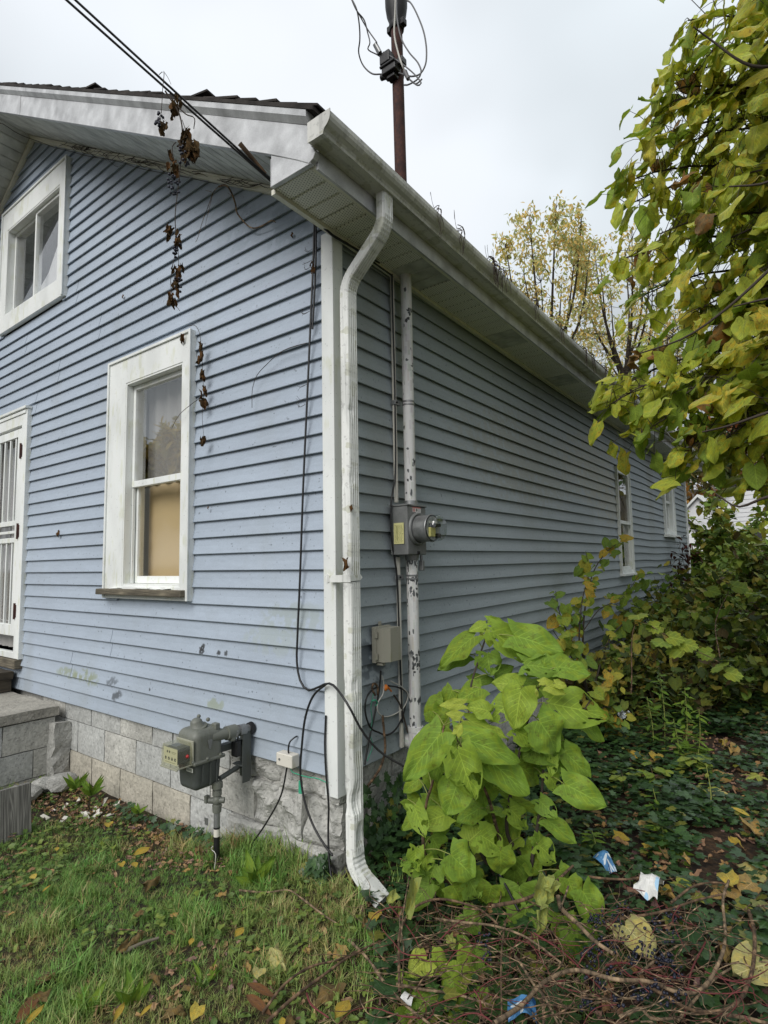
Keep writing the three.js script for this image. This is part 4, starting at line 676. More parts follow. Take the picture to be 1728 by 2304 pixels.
// ---------------------------------------------------------------- grass
{
  const R = rng(701), blades = [];
  for (let v = 0; v < 3; v++) { const gs = []; for (let i = 0; i < 9; i++) { const a = R() * 6.28, h = .5 + .5 * R(), lean = .2 + .75 * R(), w = .022 + .014 * R(), ox = (R() - .5) * .35, oz = (R() - .5) * .35, c = Math.cos(a), s = Math.sin(a), q = (t, k) => V(ox + c * lean * h * t * t - s * w * k * (1 - t), h * (t - .35 * lean * t * t), oz + s * lean * h * t * t + c * w * k * (1 - t)); gs.push(faces([[q(0, -1), q(0, 1), q(.5, 1), q(.5, -1)], [q(.5, -1), q(.5, 1), q(1, 0)]])); } blades.push(mergeGeometries(gs)); }
  const lists = [[], [], []], cols = [[], [], []];
  const put = (x, z, h) => { const k = (R() * 3) | 0; const m = new THREE.Matrix4().makeRotationY(R() * 6.28).premultiply(new THREE.Matrix4().makeRotationZ((R() - .5) * .5)); m.scale(V(h * (.8 + .6 * R()), h * (.6 + .8 * R()), h * (.8 + .6 * R()))).setPosition(x, gh(x, z) - .006, z); lists[k].push(m); const dry = smooth(.46, .66, fbm(x * 1.9, z * 1.9, 711, 3)), q = R(); const straw = q < .06 + .22 * dry; cols[k].push(straw ? lin(.34 + .12 * R(), .29 + .08 * R(), .14) : lin(lerp(.11, .21, dry) + .07 * R(), lerp(.21, .26, dry) + .10 * R(), lerp(.05, .08, dry))); };
  for (let i = 0; i < 42000; i++) { const x = -4.2 + R() * 5.3, z = .01 + R() * 2.3; const L = inLawn(x, z); if (L < -.03 || (L < .25 && R() > .25 + L * 3)) continue; if (x < -1.98 && z < .55 && R() < .75) continue; const dens = fbm(x * 2.6, z * 2.6, 721, 3); if (z < .3 && x < -1 && R() < .72) continue; if (R() > .55 + dens) continue; const tall = smooth(.22, .02, z) * smooth(-1.2, -.5, x); put(x, z, .022 + .03 * R() + .075 * smooth(.5, .72, fbm(x * 5, z * 5, 725, 3)) * R() + .10 * tall * R()); }
  for (let i = 0; i < 9000; i++) { const a = R() * 6.28, r = 2.3 + 6 * R(), x = -1.5 + r * Math.cos(a), z = 2 + Math.abs(r * Math.sin(a)); if (Math.hypot(x - 1.92, z - 2.15) < .5) continue; put(x, z, .06 + .05 * R()); }
  for (let i = 0; i < 1500; i++) { const x = .05 + R() * 1.2, z = -.5 + R() * 1.2; if (R() > .4) continue; put(x, z, .05 + .05 * R()); }
  const gm = std({ color: 0xffffff, roughness: .6 });
  const lawn = new THREE.Group(); lawn.name = 'grass'; scene.add(lawn); tag(lawn, 'thin autumn lawn with straw coloured patches in front of the house', 'grass', null, 'stuff');
  lists.forEach((l, i) => putMany(lawn, 'blades', blades[i], gm, l, cols[i]));
  // clover and low broad leaves in the turf
  const ms = [], cs = []; for (let i = 0; i < 4200; i++) { const x = -3.2 + R() * 4.1, z = .12 + R() * 1.8; if (inLawn(x, z) < -.05 || fbm(x * 2.2, z * 2.2, 731, 3) < .47) continue; const p = V(x, gh(x, z) + .012 + .03 * R(), z), d = rnd3(R).setY(.1 * R()); ms.push(leafMatrix(p, d, V(0, 1, 0).addScaledVector(rnd3(R), .9), .012 + .024 * R(), .012 + .02 * R())); const y = R(); cs.push(lin(.11 + .12 * y, .20 + .10 * y, .06 + .03 * R())); }
  putMany(lawn, 'clover', HEART[1], std({ color: 0xffffff, roughness: .6, map: T.vein }), ms, cs);
  // fine brown litter
  const lm = [], lc = []; for (let i = 0; i < 3300; i++) { const nearWall = R() < .2, x = nearWall ? -2.7 + R() * 2.3 : -2.6 + R() * 4.6, z = nearWall ? .03 + R() * .38 : -1.2 + R() * 3; if (fbm(x * 2, z * 2, 741, 3) < (nearWall ? .42 : .54)) continue; const p = V(x, gh(x, z) + .006 + .018 * R(), z); lm.push(leafMatrix(p, rnd3(R).setY((R() - .5) * .3), V(0, 1, 0).addScaledVector(rnd3(R), 1.4), .014 + .028 * R(), .010 + .018 * R())); const y = R(); lc.push(lin(.20 + .16 * y, .12 + .11 * y, .075 + .05 * R())); }
  for (let i = 0; i < 2600; i++) { const x = .1 + R() * 2.6, z = .7 - Math.pow(R(), 1.2) * 7, p = V(x, gh(x, z) + .01 + .10 * R() * R(), z); if (inLawn(x, z) > 0) continue; lm.push(leafMatrix(p, rnd3(R).setY((R() - .5) * .4), V(0, 1, 0).addScaledVector(rnd3(R), 1.2), .02 + .05 * R(), .015 + .035 * R())); const y = R(); lc.push(lin(.16 + .16 * y, .09 + .10 * y, .06 + .04 * R())); }
  const lit = putMany(scene, 'leaf_litter', CRUMP[0], std({ color: 0xffffff, roughness: .95 }), lm, lc); tag(lit, 'crumbled brown leaf litter along the foundation and between the vines', 'leaf litter');
}

// ---------------------------------------------------------------- ivy ground cover
{
  const R = rng(801), lists = [[], [], []], cols = [[], [], []];
  const add = (p, up, s) => { const k = (R() * 3) | 0, d = rnd3(R); d.addScaledVector(up, -d.dot(up)); lists[k].push(leafMatrix(p, d.lengthSq() < .01 ? V(1, 0, 0) : d, up.clone().addScaledVector(rnd3(R), .9), s, s * (.85 + .3 * R()))); const q = R(); cols[k].push(q < .05 ? lin(.2, .2, .05) : q > .88 ? lin(.06, .13, .045) : lin(.032 + .03 * q, .075 + .05 * q, .038 + .02 * q)); };
  for (let i = 0; i < 40000; i++) {
    const x = .03 + Math.pow(R(), 1.15) * 4.2, z = .85 - Math.pow(R(), 1.1) * 7.2; if (inLawn(x, z) > .0) continue;
    const patch = fbm(x * 2.1, z * 2.1, 811, 4), fg = smooth(-.65, .1, z); if (R() < fg * .66 || patch < .33 + .1 * fg) continue; if (z < -4.6 && R() < .6 + .1 * (-z - 4.6)) continue;
    const big = smooth(.35, .7, fbm(x * 3.3, z * 3.3, 815, 3)); add(V(x, gh(x, z) + .012 + (.05 + .10 * big) * R() * (1 - .5 * fg) + .11 * fbm(x * 4, z * 4, 5, 3) - .03, z), V(0, 1, 0), .026 + .03 * big + .03 * R());
  }
  for (let i = 0; i < 900; i++) { const z = -.06 - Math.pow(R(), .8) * 1.5, y = R() * (.42 - .15 * R()); add(V(.03 + .08 * R() * (1 - y), gh(.1, z) + y, z), V(1, .25, .2), .04 + .025 * R()); }
  for (let i = 0; i < 130; i++) { const x = -.02 - R() * .12, y = R() * .14 * (1 + x * 4); add(V(x, y - .02, .04 + .06 * R()), V(0, .5, 1), .045 + .02 * R()); }
  for (let i = 0; i < 90; i++) { const x = -.75 - R() * 1.1; add(V(x, gh(x, .08) + .02 + .05 * R(), .04 + .1 * R()), V(0, 1, .4), .035 + .02 * R()); }
  const ivyMat = std({ color: 0xffffff, roughness: .38, map: veinTex(531, 0, 0, [0, 0, 0]) });
  const ivy = new THREE.Group(); ivy.name = 'ivy_ground_cover'; scene.add(ivy); tag(ivy, 'dark green ivy carpeting the ground along the side wall', 'ivy', null, 'stuff');
  lists.forEach((l, i) => putMany(ivy, 'ivy_leaves', IVY[i], ivyMat, l, cols[i]));
}

// ---------------------------------------------------------------- the big leaved young plant at the corner
const SH = [leafMat(.29, .42, .075, T.veinHoles, .4, .5, true), leafMat(.255, .40, .08, T.vein, .4, .5), leafMat(.34, .46, .09, T.veinFresh, .4, .5), leafMat(.225, .36, .075, T.veinHoles, .4, .5, true), leafMat(.22, .33, .05, T.vein, .4, .55), leafMat(.43, .50, .12, T.veinFresh, .4, .5), leafMat(.16, .26, .05, T.veinFresh, .3, .5), leafMat(.34, .38, .17, T.vein, .3, .6)];
{
  const R = rng(901), t = thing('young_catalpa', 'young catalpa shrub with large bright green insect bitten leaves in front of the white conduit', 'shrub', [0, 0, 0]);
  const Z = (x, y) => [880 + x / 3.19, 1350 + y / 3.19];
  const stems = [
    [V(.70, -.05, -.42), at(...Z(640, 1800), 2.62), at(...Z(600, 1300), 2.58), at(...Z(560, 700), 2.72), at(...Z(620, 450), 2.8), at(...Z(680, 270), 2.82)],
    [V(.72, -.05, -.40), at(...Z(760, 1650), 2.55), at(...Z(690, 1400), 2.45), at(...Z(560, 1150), 2.36), at(...Z(470, 1000), 2.3)],
    [V(.76, -.05, -.45), at(...Z(1000, 1900), 2.6), at(...Z(840, 1700), 2.6), at(...Z(900, 1200), 2.55), at(...Z(1000, 800), 2.6), at(...Z(1080, 560), 2.62)],
    [V(.66, -.05, -.36), at(...Z(260, 1900), 2.45), at(...Z(245, 1500), 2.5), at(...Z(300, 1300), 2.5), at(...Z(380, 900), 2.6)],
    [V(.78, -.05, -.42), at(...Z(1000, 1950), 2.5), at(...Z(1080, 1400), 2.55), at(...Z(1100, 1000), 2.55)],
  ];
  stems.forEach((s, i) => obj('stem', tube(s, .011, .004, 7, 5), i % 2 ? M.vine : M.twigDark, t));
  const pts = stems.flatMap((s) => { const c = new THREE.CatmullRomCurve3(s); return c.getSpacedPoints(24).slice(3); });
  // base x, base y, tip x, tip y, width, depth, tint
  const L = [
    [740, 240, 1050, 430, 200, 2.78, 0], [890, 260, 1240, 345, 210, 2.74, 1], [590, 270, 345, 430, 150, 2.84, 4], [535, 395, 340, 475, 110, 2.88, 6], [690, 385, 715, 545, 170, 2.8, 3], [670, 185, 560, 210, 85, 2.86, 2], [700, 165, 880, 210, 100, 2.84, 0], [715, 230, 700, 335, 70, 2.8, 2],
    [1080, 545, 1110, 400, 210, 2.66, 1], [960, 470, 1210, 470, 170, 2.64, 3], [1190, 480, 1440, 495, 175, 2.64, 1], [930, 620, 760, 580, 140, 2.6, 2], [575, 580, 735, 570, 85, 2.88, 6], [750, 540, 870, 470, 90, 2.84, 6], [880, 640, 1150, 600, 200, 2.78, 6], [1140, 745, 1575, 812, 240, 2.56, 0], [1260, 780, 1525, 1005, 130, 2.6, 1],
    [935, 645, 870, 920, 210, 2.48, 2], [700, 800, 565, 745, 130, 2.52, 2], [880, 730, 700, 840, 170, 2.55, 0], [500, 840, 395, 815, 70, 2.4, 5], [640, 640, 480, 700, 160, 2.72, 4], [440, 650, 370, 790, 120, 2.8, 4], [370, 740, 235, 860, 150, 2.78, 4], [515, 750, 350, 755, 75, 2.5, 5], [300, 800, 420, 920, 130, 2.75, 4],
    [350, 965, 85, 1290, 210, 2.28, 1], [460, 1040, 300, 1080, 150, 2.28, 0], [480, 1075, 600, 1430, 230, 2.24, 0], [480, 1310, 390, 1545, 210, 2.3, 1], [570, 1120, 670, 1370, 170, 2.36, 1], [510, 990, 935, 1135, 190, 2.34, 1], [600, 1060, 985, 1375, 260, 2.42, 1], [650, 1180, 690, 1500, 230, 2.46, 1], [560, 870, 850, 960, 110, 2.5, 2],
    [1060, 870, 1240, 1080, 270, 2.44, 1], [880, 930, 1060, 1030, 150, 2.5, 0], [1130, 1010, 940, 1110, 260, 2.56, 6], [1240, 1010, 1110, 1150, 200, 2.62, 6], [1130, 1140, 1300, 1200, 170, 2.56, 3], [1250, 1090, 1430, 1270, 150, 2.54, 1], [1250, 1325, 1550, 1470, 180, 2.42, 1], [1125, 1250, 1235, 1390, 110, 2.5, 0], [900, 1170, 1080, 1310, 180, 2.6, 4], [1000, 1200, 1010, 1300, 150, 2.64, 3],
    [1120, 1580, 1345, 1735, 115, 2.5, 1], [1030, 1560, 1120, 1600, 90, 2.55, 6], [855, 1500, 1000, 1640, 130, 2.52, 0], [830, 1430, 1120, 1520, 90, 2.58, 4], [1055, 1760, 1200, 1870, 160, 2.45, 0], [1020, 1700, 1090, 1790, 80, 2.48, 3], [290, 1700, 400, 1860, 150, 2.5, 3], [430, 1830, 600, 1980, 240, 2.36, 1], [560, 1730, 650, 1640, 170, 2.48, 2], [640, 1690, 830, 1790, 190, 2.42, 0], [785, 1800, 800, 1985, 170, 2.4, 4], [180, 1780, 165, 1930, 110, 2.42, 0], [245, 1840, 270, 1950, 100, 2.42, 0], [430, 1890, 430, 2050, 110, 2.36, 0],
    [320, 1900, 250, 2060, 150, 2.44, 3], [120, 1430, 250, 1540, 120, 2.62, 4], [200, 1530, 70, 1640, 110, 2.6, 4], [330, 1480, 370, 1720, 150, 2.54, 3], [270, 1400, 330, 1560, 110, 2.56, 1], [630, 1500, 470, 1590, 130, 2.5, 1], [700, 1520, 810, 1670, 110, 2.6, 4], [900, 1850, 870, 2090, 190, 2.5, 6], [970, 1760, 1050, 1850, 120, 2.6, 4], [980, 1870, 1080, 1960, 130, 2.5, 4], [330, 1170, 400, 1330, 140, 2.5, 3], [270, 1240, 380, 1400, 130, 2.56, 4], [200, 1290, 80, 1370, 90, 2.6, 4],
    [560, 2010, 640, 2140, 190, 2.4, 3], [440, 2050, 520, 2180, 160, 2.38, 4], [720, 2050, 690, 2200, 170, 2.4, 4], [1210, 1940, 1290, 2040, 130, 2.48, 1], [860, 600, 1010, 690, 120, 2.74, 6], [1010, 660, 1060, 690, 60, 2.5, 5], [1120, 620, 1260, 660, 85, 2.5, 5], [1070, 590, 1150, 570, 50, 2.54, 5], [1180, 600, 1260, 620, 60, 2.5, 5], [470, 960, 500, 890, 60, 2.24, 5], [640, 250, 690, 270, 40, 2.84, 5], [1060, 400, 1110, 340, 90, 2.72, 3],
  ];
  L.forEach(([bx0, by0, tx, ty, w, d, k], i) => {
    const b = at(...Z(bx0, by0), d), len = Math.hypot(tx - bx0, ty - by0) / 3.19, tilt = (.06 + .22 * R()) * Math.max(len, w / 3.19 * .7) / F * d, q = at(...Z(tx, ty), d - tilt), dir = q.clone().sub(b), Lw = dir.length();
    const n = V(0, .6, 0).add(camDir(b).multiplyScalar(1.1)).addScaledVector(rnd3(R), .5);
    putLeaf(t, HEARTBIG[i % 4], SH[k], leafMatrix(b, dir, n, Lw * 1.04, w / 3.19 / F * d * 1.2));
    let best = pts[0]; for (const p of pts) if (p.distanceToSquared(b) + (p.y > b.y ? .02 : 0) < best.distanceToSquared(b) + (best.y > b.y ? .02 : 0)) best = p;
    if (best.distanceTo(b) > .015) obj('leaf_stalk', tube([best, best.clone().lerp(b, .5).add(V(0, .012, 0)), b.clone().addScaledVector(dir, -.02)], .0028, .0022, 5, 3), M.stalk ??= std({ color: lin(.22, .25, .06), roughness: .6 }), t);
  });
  for (let i = 0; i < 26; i++) { const b = pts[(R() * pts.length) | 0].clone(); if (b.y > .75) continue; const d = rnd3(R).add(V(.1, -.1, .25)), len = .07 + .08 * R(), q = b.clone().addScaledVector(rnd3(R), .16); putLeaf(t, HEARTV[i % 9], SH[[0, 3, 4, 6, 1, 2][i % 6]], leafMatrix(q, d, V(0, .7, 0).add(camDir(q)).addScaledVector(rnd3(R), .6), len, len * .9)); obj('leaf_stalk', tube([b, b.clone().lerp(q, .6).add(V(0, .01, 0)), q], .002, .0016, 4, 2), M.stalk, t); }
  // shoots at its foot in the vines
  const t2 = thing('catalpa_shoot', 'low shoot of heart shaped green leaves among the vines at the bottom edge', 'shoot'), Z5 = (x, y) => [860 + x / 1.911, 1900 + y / 1.911];
  for (const [a, b, c, d, w, dep, k] of [[190, 500, 120, 540, 130, 2.02, 5], [215, 490, 290, 545, 110, 2.03, 2], [320, 500, 410, 620, 150, 2.0, 2], [330, 560, 260, 640, 120, 2.0, 1], [400, 480, 470, 540, 110, 2.1, 3], [330, 430, 420, 480, 90, 2.12, 6], [150, 680, 330, 760, 170, 1.9, 3], [110, 560, 100, 640, 100, 2.0, 0], [400, 640, 470, 690, 100, 1.96, 3], [90, 700, 180, 790, 150, 1.88, 4], [300, 690, 370, 790, 130, 1.9, 0]]) { const p = at(...Z5(a, b), dep), q = at(...Z5(c, d), dep - .03); putLeaf(t2, HEARTBIG[k % 4], SH[k], leafMatrix(p, q.clone().sub(p), V(0, 1, 0).add(camDir(p).multiplyScalar(.6)).addScaledVector(rnd3(R), .4), q.distanceTo(p) * 1.1, w / 1.911 / F * dep)); }
  const t3 = thing('catalpa_shoot', 'drooping green heart shaped leaves hanging behind the thick pale vine', 'shoot');
  for (const [a, b, c, d, w, dep, k] of [[860, 200, 950, 340, 130, 2.35, 1], [780, 310, 800, 430, 120, 2.3, 4], [830, 370, 890, 550, 170, 2.25, 6], [590, 180, 600, 330, 200, 2.42, 6], [620, 260, 590, 420, 150, 2.36, 3], [680, 280, 690, 380, 100, 2.34, 3], [350, 300, 420, 370, 110, 2.3, 6], [800, 150, 830, 230, 110, 2.42, 4]]) { const p = at(...Z5(a, b), dep), q = at(...Z5(c, d), dep - .04); putLeaf(t3, HEARTBIG[k % 4], SH[k], leafMatrix(p, q.clone().sub(p), V(0, .5, 0).add(camDir(p)).addScaledVector(rnd3(R), .4), q.distanceTo(p) * 1.1, w / 1.911 / F * dep)); }
  const t4 = thing('wilted_leaves', 'pale wilted leaves folded and hanging at the foot of the young catalpa', 'wilted leaves');
  for (const [a, b, c, d, w, dep] of [[140, 160, 110, 320, 50, 2.2], [700, 150, 670, 260, 70, 2.2], [720, 160, 690, 250, 90, 2.22], [690, 260, 660, 420, 50, 2.18], [60, 215, 20, 250, 40, 2.3], [745, 155, 690, 190, 60, 2.2], [290, 390, 310, 450, 40, 2.1]]) { const p = at(...Z5(a, b), dep), q = at(...Z5(c, d), dep - .02); putLeaf(t4, CRUMP[(a | 0) % 4], SH[7], leafMatrix(p, q.clone().sub(p), camDir(p).addScaledVector(rnd3(R), .8), q.distanceTo(p), w / 1.911 / F * dep * 1.6)); }
}

// ---------------------------------------------------------------- tangle of dry vines in the foreground
{
  const R = rng(1001), Z5 = (x, y, h) => onPlane(860 + x / 1.911, 1900 + y / 1.911, 'y', h), t = thing('dry_vine_tangle', 'tangle of bare brown vines with red stems and dark berries in the foreground', 'vines');
  const H = (pts, h0, r, m, amp = .05) => { const v = pts.map(([x, y], i) => Z5(x, y, Math.max(.01, h0 + amp * (hash(i, x | 0, 3) - .4)))); obj('stem', tube(v, r, r * .7, 6, 5), m, t); };
  const a = M.vine, b = M.vinePale, c = M.vineRed;
  H([[-40, 520], [0, 580], [100, 690], [215, 780]], .05, .0055, b); H([[75, 640], [72, 470], [78, 370], [140, 270], [240, 235], [400, 270], [460, 310], [500, 345]], .10, .006, a); H([[470, 265], [600, 240], [720, 180], [820, 92]], .14, .008, a, .02);
  H([[755, 220], [765, 265], [840, 340], [920, 420], [995, 470]], .14, .009, b, .03); H([[480, 770], [600, 690], [700, 590], [830, 540], [1000, 580], [1150, 590], [1290, 640], [1375, 620], [1450, 500], [1475, 380], [1465, 240], [1490, 155]], .10, .0075, b, .04); H([[1000, 322], [1200, 290], [1350, 240], [1480, 210]], .09, .006, a); H([[1240, 252], [1350, 175], [1450, 165], [1490, 175]], .10, .0055, a);
  H([[1570, 270], [1600, 380], [1580, 580], [1480, 710], [1330, 712], [1200, 640], [1100, 590]], .08, .0075, a, .03); H([[1430, 725], [1560, 745], [1680, 775]], .04, .007, b); H([[1020, 742], [1120, 708], [1145, 742], [1290, 746]], .05, .006, b); H([[230, 320], [350, 335], [480, 350], [600, 390], [680, 440], [770, 510]], .12, .005, b, .02); H([[570, 480], [600, 520], [650, 600], [700, 660], [760, 780]], .10, .005, b);
  H([[530, 330], [512, 480], [515, 780]], .09, .004, a); H([[690, 600], [695, 780]], .06, .007, b); H([[950, 300], [950, 240], [975, 215]], .08, .006, a); H([[60, 600], [180, 625], [300, 640], [480, 695]], .05, .005, b); H([[100, 250], [75, 330], [92, 440], [85, 600]], .07, .004, b); H([[960, 520], [1050, 510], [1170, 560], [1280, 575]], .08, .004, c, .03); H([[1390, 420], [1325, 560], [1300, 740]], .07, .0035, c); H([[1220, 270], [1320, 340], [1400, 360]], .06, .003, c); H([[1000, 500], [1060, 560], [1150, 600], [1250, 610]], .06, .003, c); H([[1500, 460], [1660, 465], [1700, 450]], .05, .005, a); H([[650, 380], [760, 450], [860, 540], [940, 620]], .08, .0035, c); H([[30, 260], [150, 420], [200, 560]], .05, .003, c); H([[1100, 560], [1200, 480], [1300, 420], [1470, 350]], .07, .0045, b); H([[1270, 760], [1360, 650], [1440, 570], [1540, 510]], .06, .005, b); H([[800, 180], [780, 240], [760, 280]], .14, .004, b, .02); H([[120, 120], [90, 300], [80, 420]], .12, .003, b); H([[800, 115], [900, 140], [1050, 150], [1150, 135]], .09, .006, a, .02);
  // finer shoots between them
  const fine = [[], [], []], berries = [];
  for (let i = 0; i < 430; i++) { const x = 20 + R() * 1620, y = 260 + R() * 560, an = (R() - .5) * 2.4 + (R() < .5 ? 0 : Math.PI), len = 120 + 330 * R(), p = []; let h = .02 + .12 * R(), cx = x, cy = y, aa = an; for (let k = 0; k < 5; k++) { p.push(Z5(cx, cy, Math.max(.008, h))); cx += len / 4 * Math.cos(aa); cy += len / 4 * Math.sin(aa) * .75; aa += (R() - .5) * 1.9; h += (R() - .5) * .07; } fine[i % 7 === 0 ? 2 : i % 3 === 0 ? 1 : 0].push(tube(p,   .0013 + .0019 * R(), .0009, 4, 3)); }
  fine.forEach((f, i) => { const o = obj('fine_shoots', f, [a, b, c][i], t); o.userData.kind = 'stuff'; });
  for (let i = 0; i < 420; i++) { const cl = (i / 14) | 0, x = 880 + hash(cl, 1, 5) * 460, y = 260 + hash(cl, 2, 5) * 430; const p = Z5(x + (R() - .5) * 70, y + (R() - .5) * 60, .03 + .09 * R()); berries.push(new THREE.IcosahedronGeometry(.0042 + .0018 * R(), 1).translate(p.x, p.y, p.z)); }
  for (let i = 0; i < 24; i++) { const p = Z5(440 + (R() - .5) * 60, 380 + R() * 120, .08 + .05 * R()); berries.push(new THREE.IcosahedronGeometry(.005, 1).translate(p.x, p.y, p.z)); }
  const o = obj('berries', berries, M.berry, t); o.userData.kind = 'stuff';
  // twigs lying on the lawn side
  const G = (px, py, h = .02) => onPlane(px, py, 'y', h - .03);
  const tw = (pts, r, m, label) => tag(obj('fallen_twig', tube(pts, r, r * .6, 6, 4), m), label, 'twig');
  tw([G(590, 2280, .05), G(640, 2215, .08), G(700, 2175, .08), G(760, 2160, .06), G(800, 2140, .05)], .005, M.vine, 'upper of two long bare twigs reaching into the lawn at the bottom'); tw([G(600, 2300, .06), G(660, 2245, .07), G(720, 2200, .07), G(790, 2150, .06), G(860, 2115, .05)], .006, M.vine, 'lower thicker bare twig reaching into the lawn at the bottom');
  tw([G(538, 2003, .05), G(600, 2008, .04), G(650, 2003, .05), G(680, 2022, .04)], .005, M.vinePale, 'pale dry stem lying in the grass left of the downspout outlet'); tw([G(680, 2022, .05), G(730, 2060, .04), G(770, 2085, .03)], .005, M.vinePale, 'pale dry stem pointing down the lawn below the downspout'); tw([G(278, 2142, .03), G(320, 2122, .04), G(358, 2110, .05)], .009, M.sill, 'short thick grey stick lying on the lawn'); tw([G(785, 2115, .04), G(830, 2160, .05), G(864, 2215, .05)], .006, M.vinePale, 'pale stem lying on the edge of the vine tangle'); tw([G(690, 2235, .05), G(700, 2260, .05), G(740, 2290, .04)], .004, M.vineRed, 'thin red stem in the grass near the bottom edge'); tw([G(80, 2208, .02), G(110, 2190, .03), G(135, 2178, .03)], .007, M.vine, 'short brown stick at the left of the lawn'); tw([G(255, 2090, .03), G(320, 2094, .03)], .003, M.vine, 'thin straight twig on the lawn above the grey stick');
}

// ---------------------------------------------------------------- fallen leaves and litter, each its own
const FALL = { yellow: leafMat(.46, .36, .12, T.vein, .2, .7), pale: leafMat(.44, .40, .27, T.vein, .15, .75), gold: leafMat(.40, .29, .08, T.vein, .2, .7), brown: leafMat(.15, .105, .075, T.vein, .05, .9), tan: leafMat(.32, .22, .14, T.vein, .1, .9), red: leafMat(.15, .075, .06, T.vein, .1, .8), lime: leafMat(.30, .33, .09, T.vein, .3, .6) };
{
  const R = rng(1101);
  const fall = (px, py, size, kind, geo, label, group, lift = .03, ang = R() * 6.28) => { const p = onPlane(px, py, 'y', lift - .03); p.y = Math.max(p.y, gh(p.x, p.z) + lift * .6); const d = V(Math.cos(ang), (R() - .5) * .3, Math.sin(ang)); const b = p.clone().addScaledVector(d, -size / 2); return tag(putLeaf(scene, geo, FALL[kind], leafMatrix(b, d, V(0, 1, 0).addScaledVector(rnd3(R), .5).add(camDir(p).multiplyScalar(.35)), size, size * (kind === 'red' ? .5 : .95)), 'fallen_leaf'), label, 'fallen leaf', group); };
  fall(1440, 2115, .15, 'pale', HEART[1], 'big pale yellow leaf lying under the vines, left of the two big ones', null, .10, .6); fall(1692, 2178, .165, 'pale', HEART[0], 'big pale yellow leaf at the right edge under the vines', null, .09, 2.2); fall(1713, 1963, .12, 'pale', HEART[2], 'pale yellow leaf with a stalk at the right edge above the vines', null, .07, -.5); fall(1640, 1975, .09, 'yellow', HEART[3], 'yellow leaf caught on the end of the thickest pale vine', null, .12, 1.2); fall(1680, 1994, .10, 'tan', HEART[1], 'tan curled leaf right of the thickest vine top', null, .09, 1.9); fall(1632, 2110, .12, 'tan', CRUMP[1], 'crumpled brown leaf hanging in the vines below the yellow one', null, .09, 1.4); fall(1543, 1995, .08, 'lime', HEART[0], 'pale green leaf lying on the ivy right of the white wrapper', null, .05, .3); fall(1335, 1955, .07, 'gold', HEART[2], 'golden leaf lying below the blue wrapper', null, .06, 2.5);
  fall(1703, 1865, .16, 'tan', CRUMP[0], 'large tan curled leaf on the ivy at the right edge', null, .07, 1.1); fall(1650, 1690, .16, 'tan', CRUMP[2], 'long tan crumpled leaf on the ivy, upper right', null, .06, 1.2); fall(1625, 1735, .13, 'tan', CRUMP[3], 'flat tan leaf curled on the ivy below the long crumpled one', null, .05, .2); fall(1625, 1790, .13, 'pale', MAPLE[0], 'pale yellow lobed leaf standing out on the dark ivy', null, .06, .8); fall(1685, 1750, .15, 'lime', MAPLE[1], 'lime green lobed leaf on the ivy near the right edge', null, .07, 2.2); fall(1680, 1790, .10, 'tan', LANCE[0], 'narrow tan leaf on the ivy below the lime lobed leaf', null, .05, 2.4); fall(1425, 1690, .16, 'gold', CRUMP[1], 'olive gold crumpled leaf on the ivy beside the weeds', null, .07, .7); fall(1455, 1712, .09, 'tan', HEART[2], 'small round tan leaf beside the olive gold crumpled leaf', null, .06, 2.1); fall(1352, 1735, .12, 'pale', HEART[1], 'pale crumpled leaf on the ivy right of the catalpa', null, .05, .1); fall(1668, 1825, .11, 'yellow', LANCE[1], 'narrow yellow leaf lying on the ivy at right', null, .05, .4); fall(1475, 1700, .1, 'gold', HEART[4], 'upright golden brown leaf behind the weeds', null, .1, 1.5); fall(1457, 1828, .07, 'yellow', LANCE[2], 'small yellow sliver of leaf on the ivy left of the bright weed', null, .05, .1);
  const where = (x, y) => y > 2200 ? (x < 250 ? 'at the bottom left corner of the lawn' : x < 520 ? 'at the bottom edge left of the red leaves' : 'at the bottom edge beside the long bare twigs') : y > 2040 ? (x < 200 ? 'at the left edge of the lawn' : x < 420 ? 'around the thick grey stick' : x < 640 ? 'in mid lawn right of the grey stick' : 'at the lawn edge near the downspout outlet') : (x < 250 ? 'in the grass near the loose board' : x < 420 ? 'below the tan foundation blocks' : 'in the grass near the gas meter riser');
  const yl = 'small yellow leaf lying', yg = 'yellow leaves in the grass';
  for (const [x, y, s, k, a] of [[75, 1972, .06, 'yellow', .2], [104, 1998, .05, 'gold', 1.2], [538, 2097, .06, 'gold', 1.3], [430, 2118, .04, 'gold', .9], [275, 1945, .035, 'gold', .2], [318, 1915, .09, 'gold', 1.7], [303, 1945, .06, 'gold', .3], [75, 2285, .08, 'gold', 1.3], [268, 2275, .08, 'gold', .9], [441, 2280, .05, 'yellow', 1], [770, 2270, .09, 'gold', 1.4], [845, 2062, .06, 'gold', .8], [328, 2272, .05, 'gold', 1.5], [635, 2300, .04, 'gold', .7], [128, 1910, .04, 'gold', .5], [245, 1855, .05, 'gold', .4]]) fall(x, y, s, k, [HEART[1], OVAL[0], LANCE[0]][(x + y) % 3], yl + ' ' + where(x, y), yg, .05, a);
  fall(632, 2152, .10, 'pale', CRUMP[3], 'pale cream chewed leaf on the grass at the bottom centre', null, .06, .3); fall(582, 2190, .05, 'pale', HEART[1], 'small whitish leaf just above the dark red leaves', null, .07, .8);
  fall(590, 2225, .11, 'red', OVAL[1], 'long dark red leaf, upper of two lying in the grass', null, .08, -.5); fall(582, 2255, .11, 'red', OVAL[2], 'long dark red leaf, lower of two lying in the grass', null, .07, -.2); fall(55, 2275, .08, 'red', HEART[3], 'dusty red leaf at the bottom left of the lawn', null, .05, 1);
  const bl = 'dry brown leaf crumpled', bg = 'brown leaves in the grass';
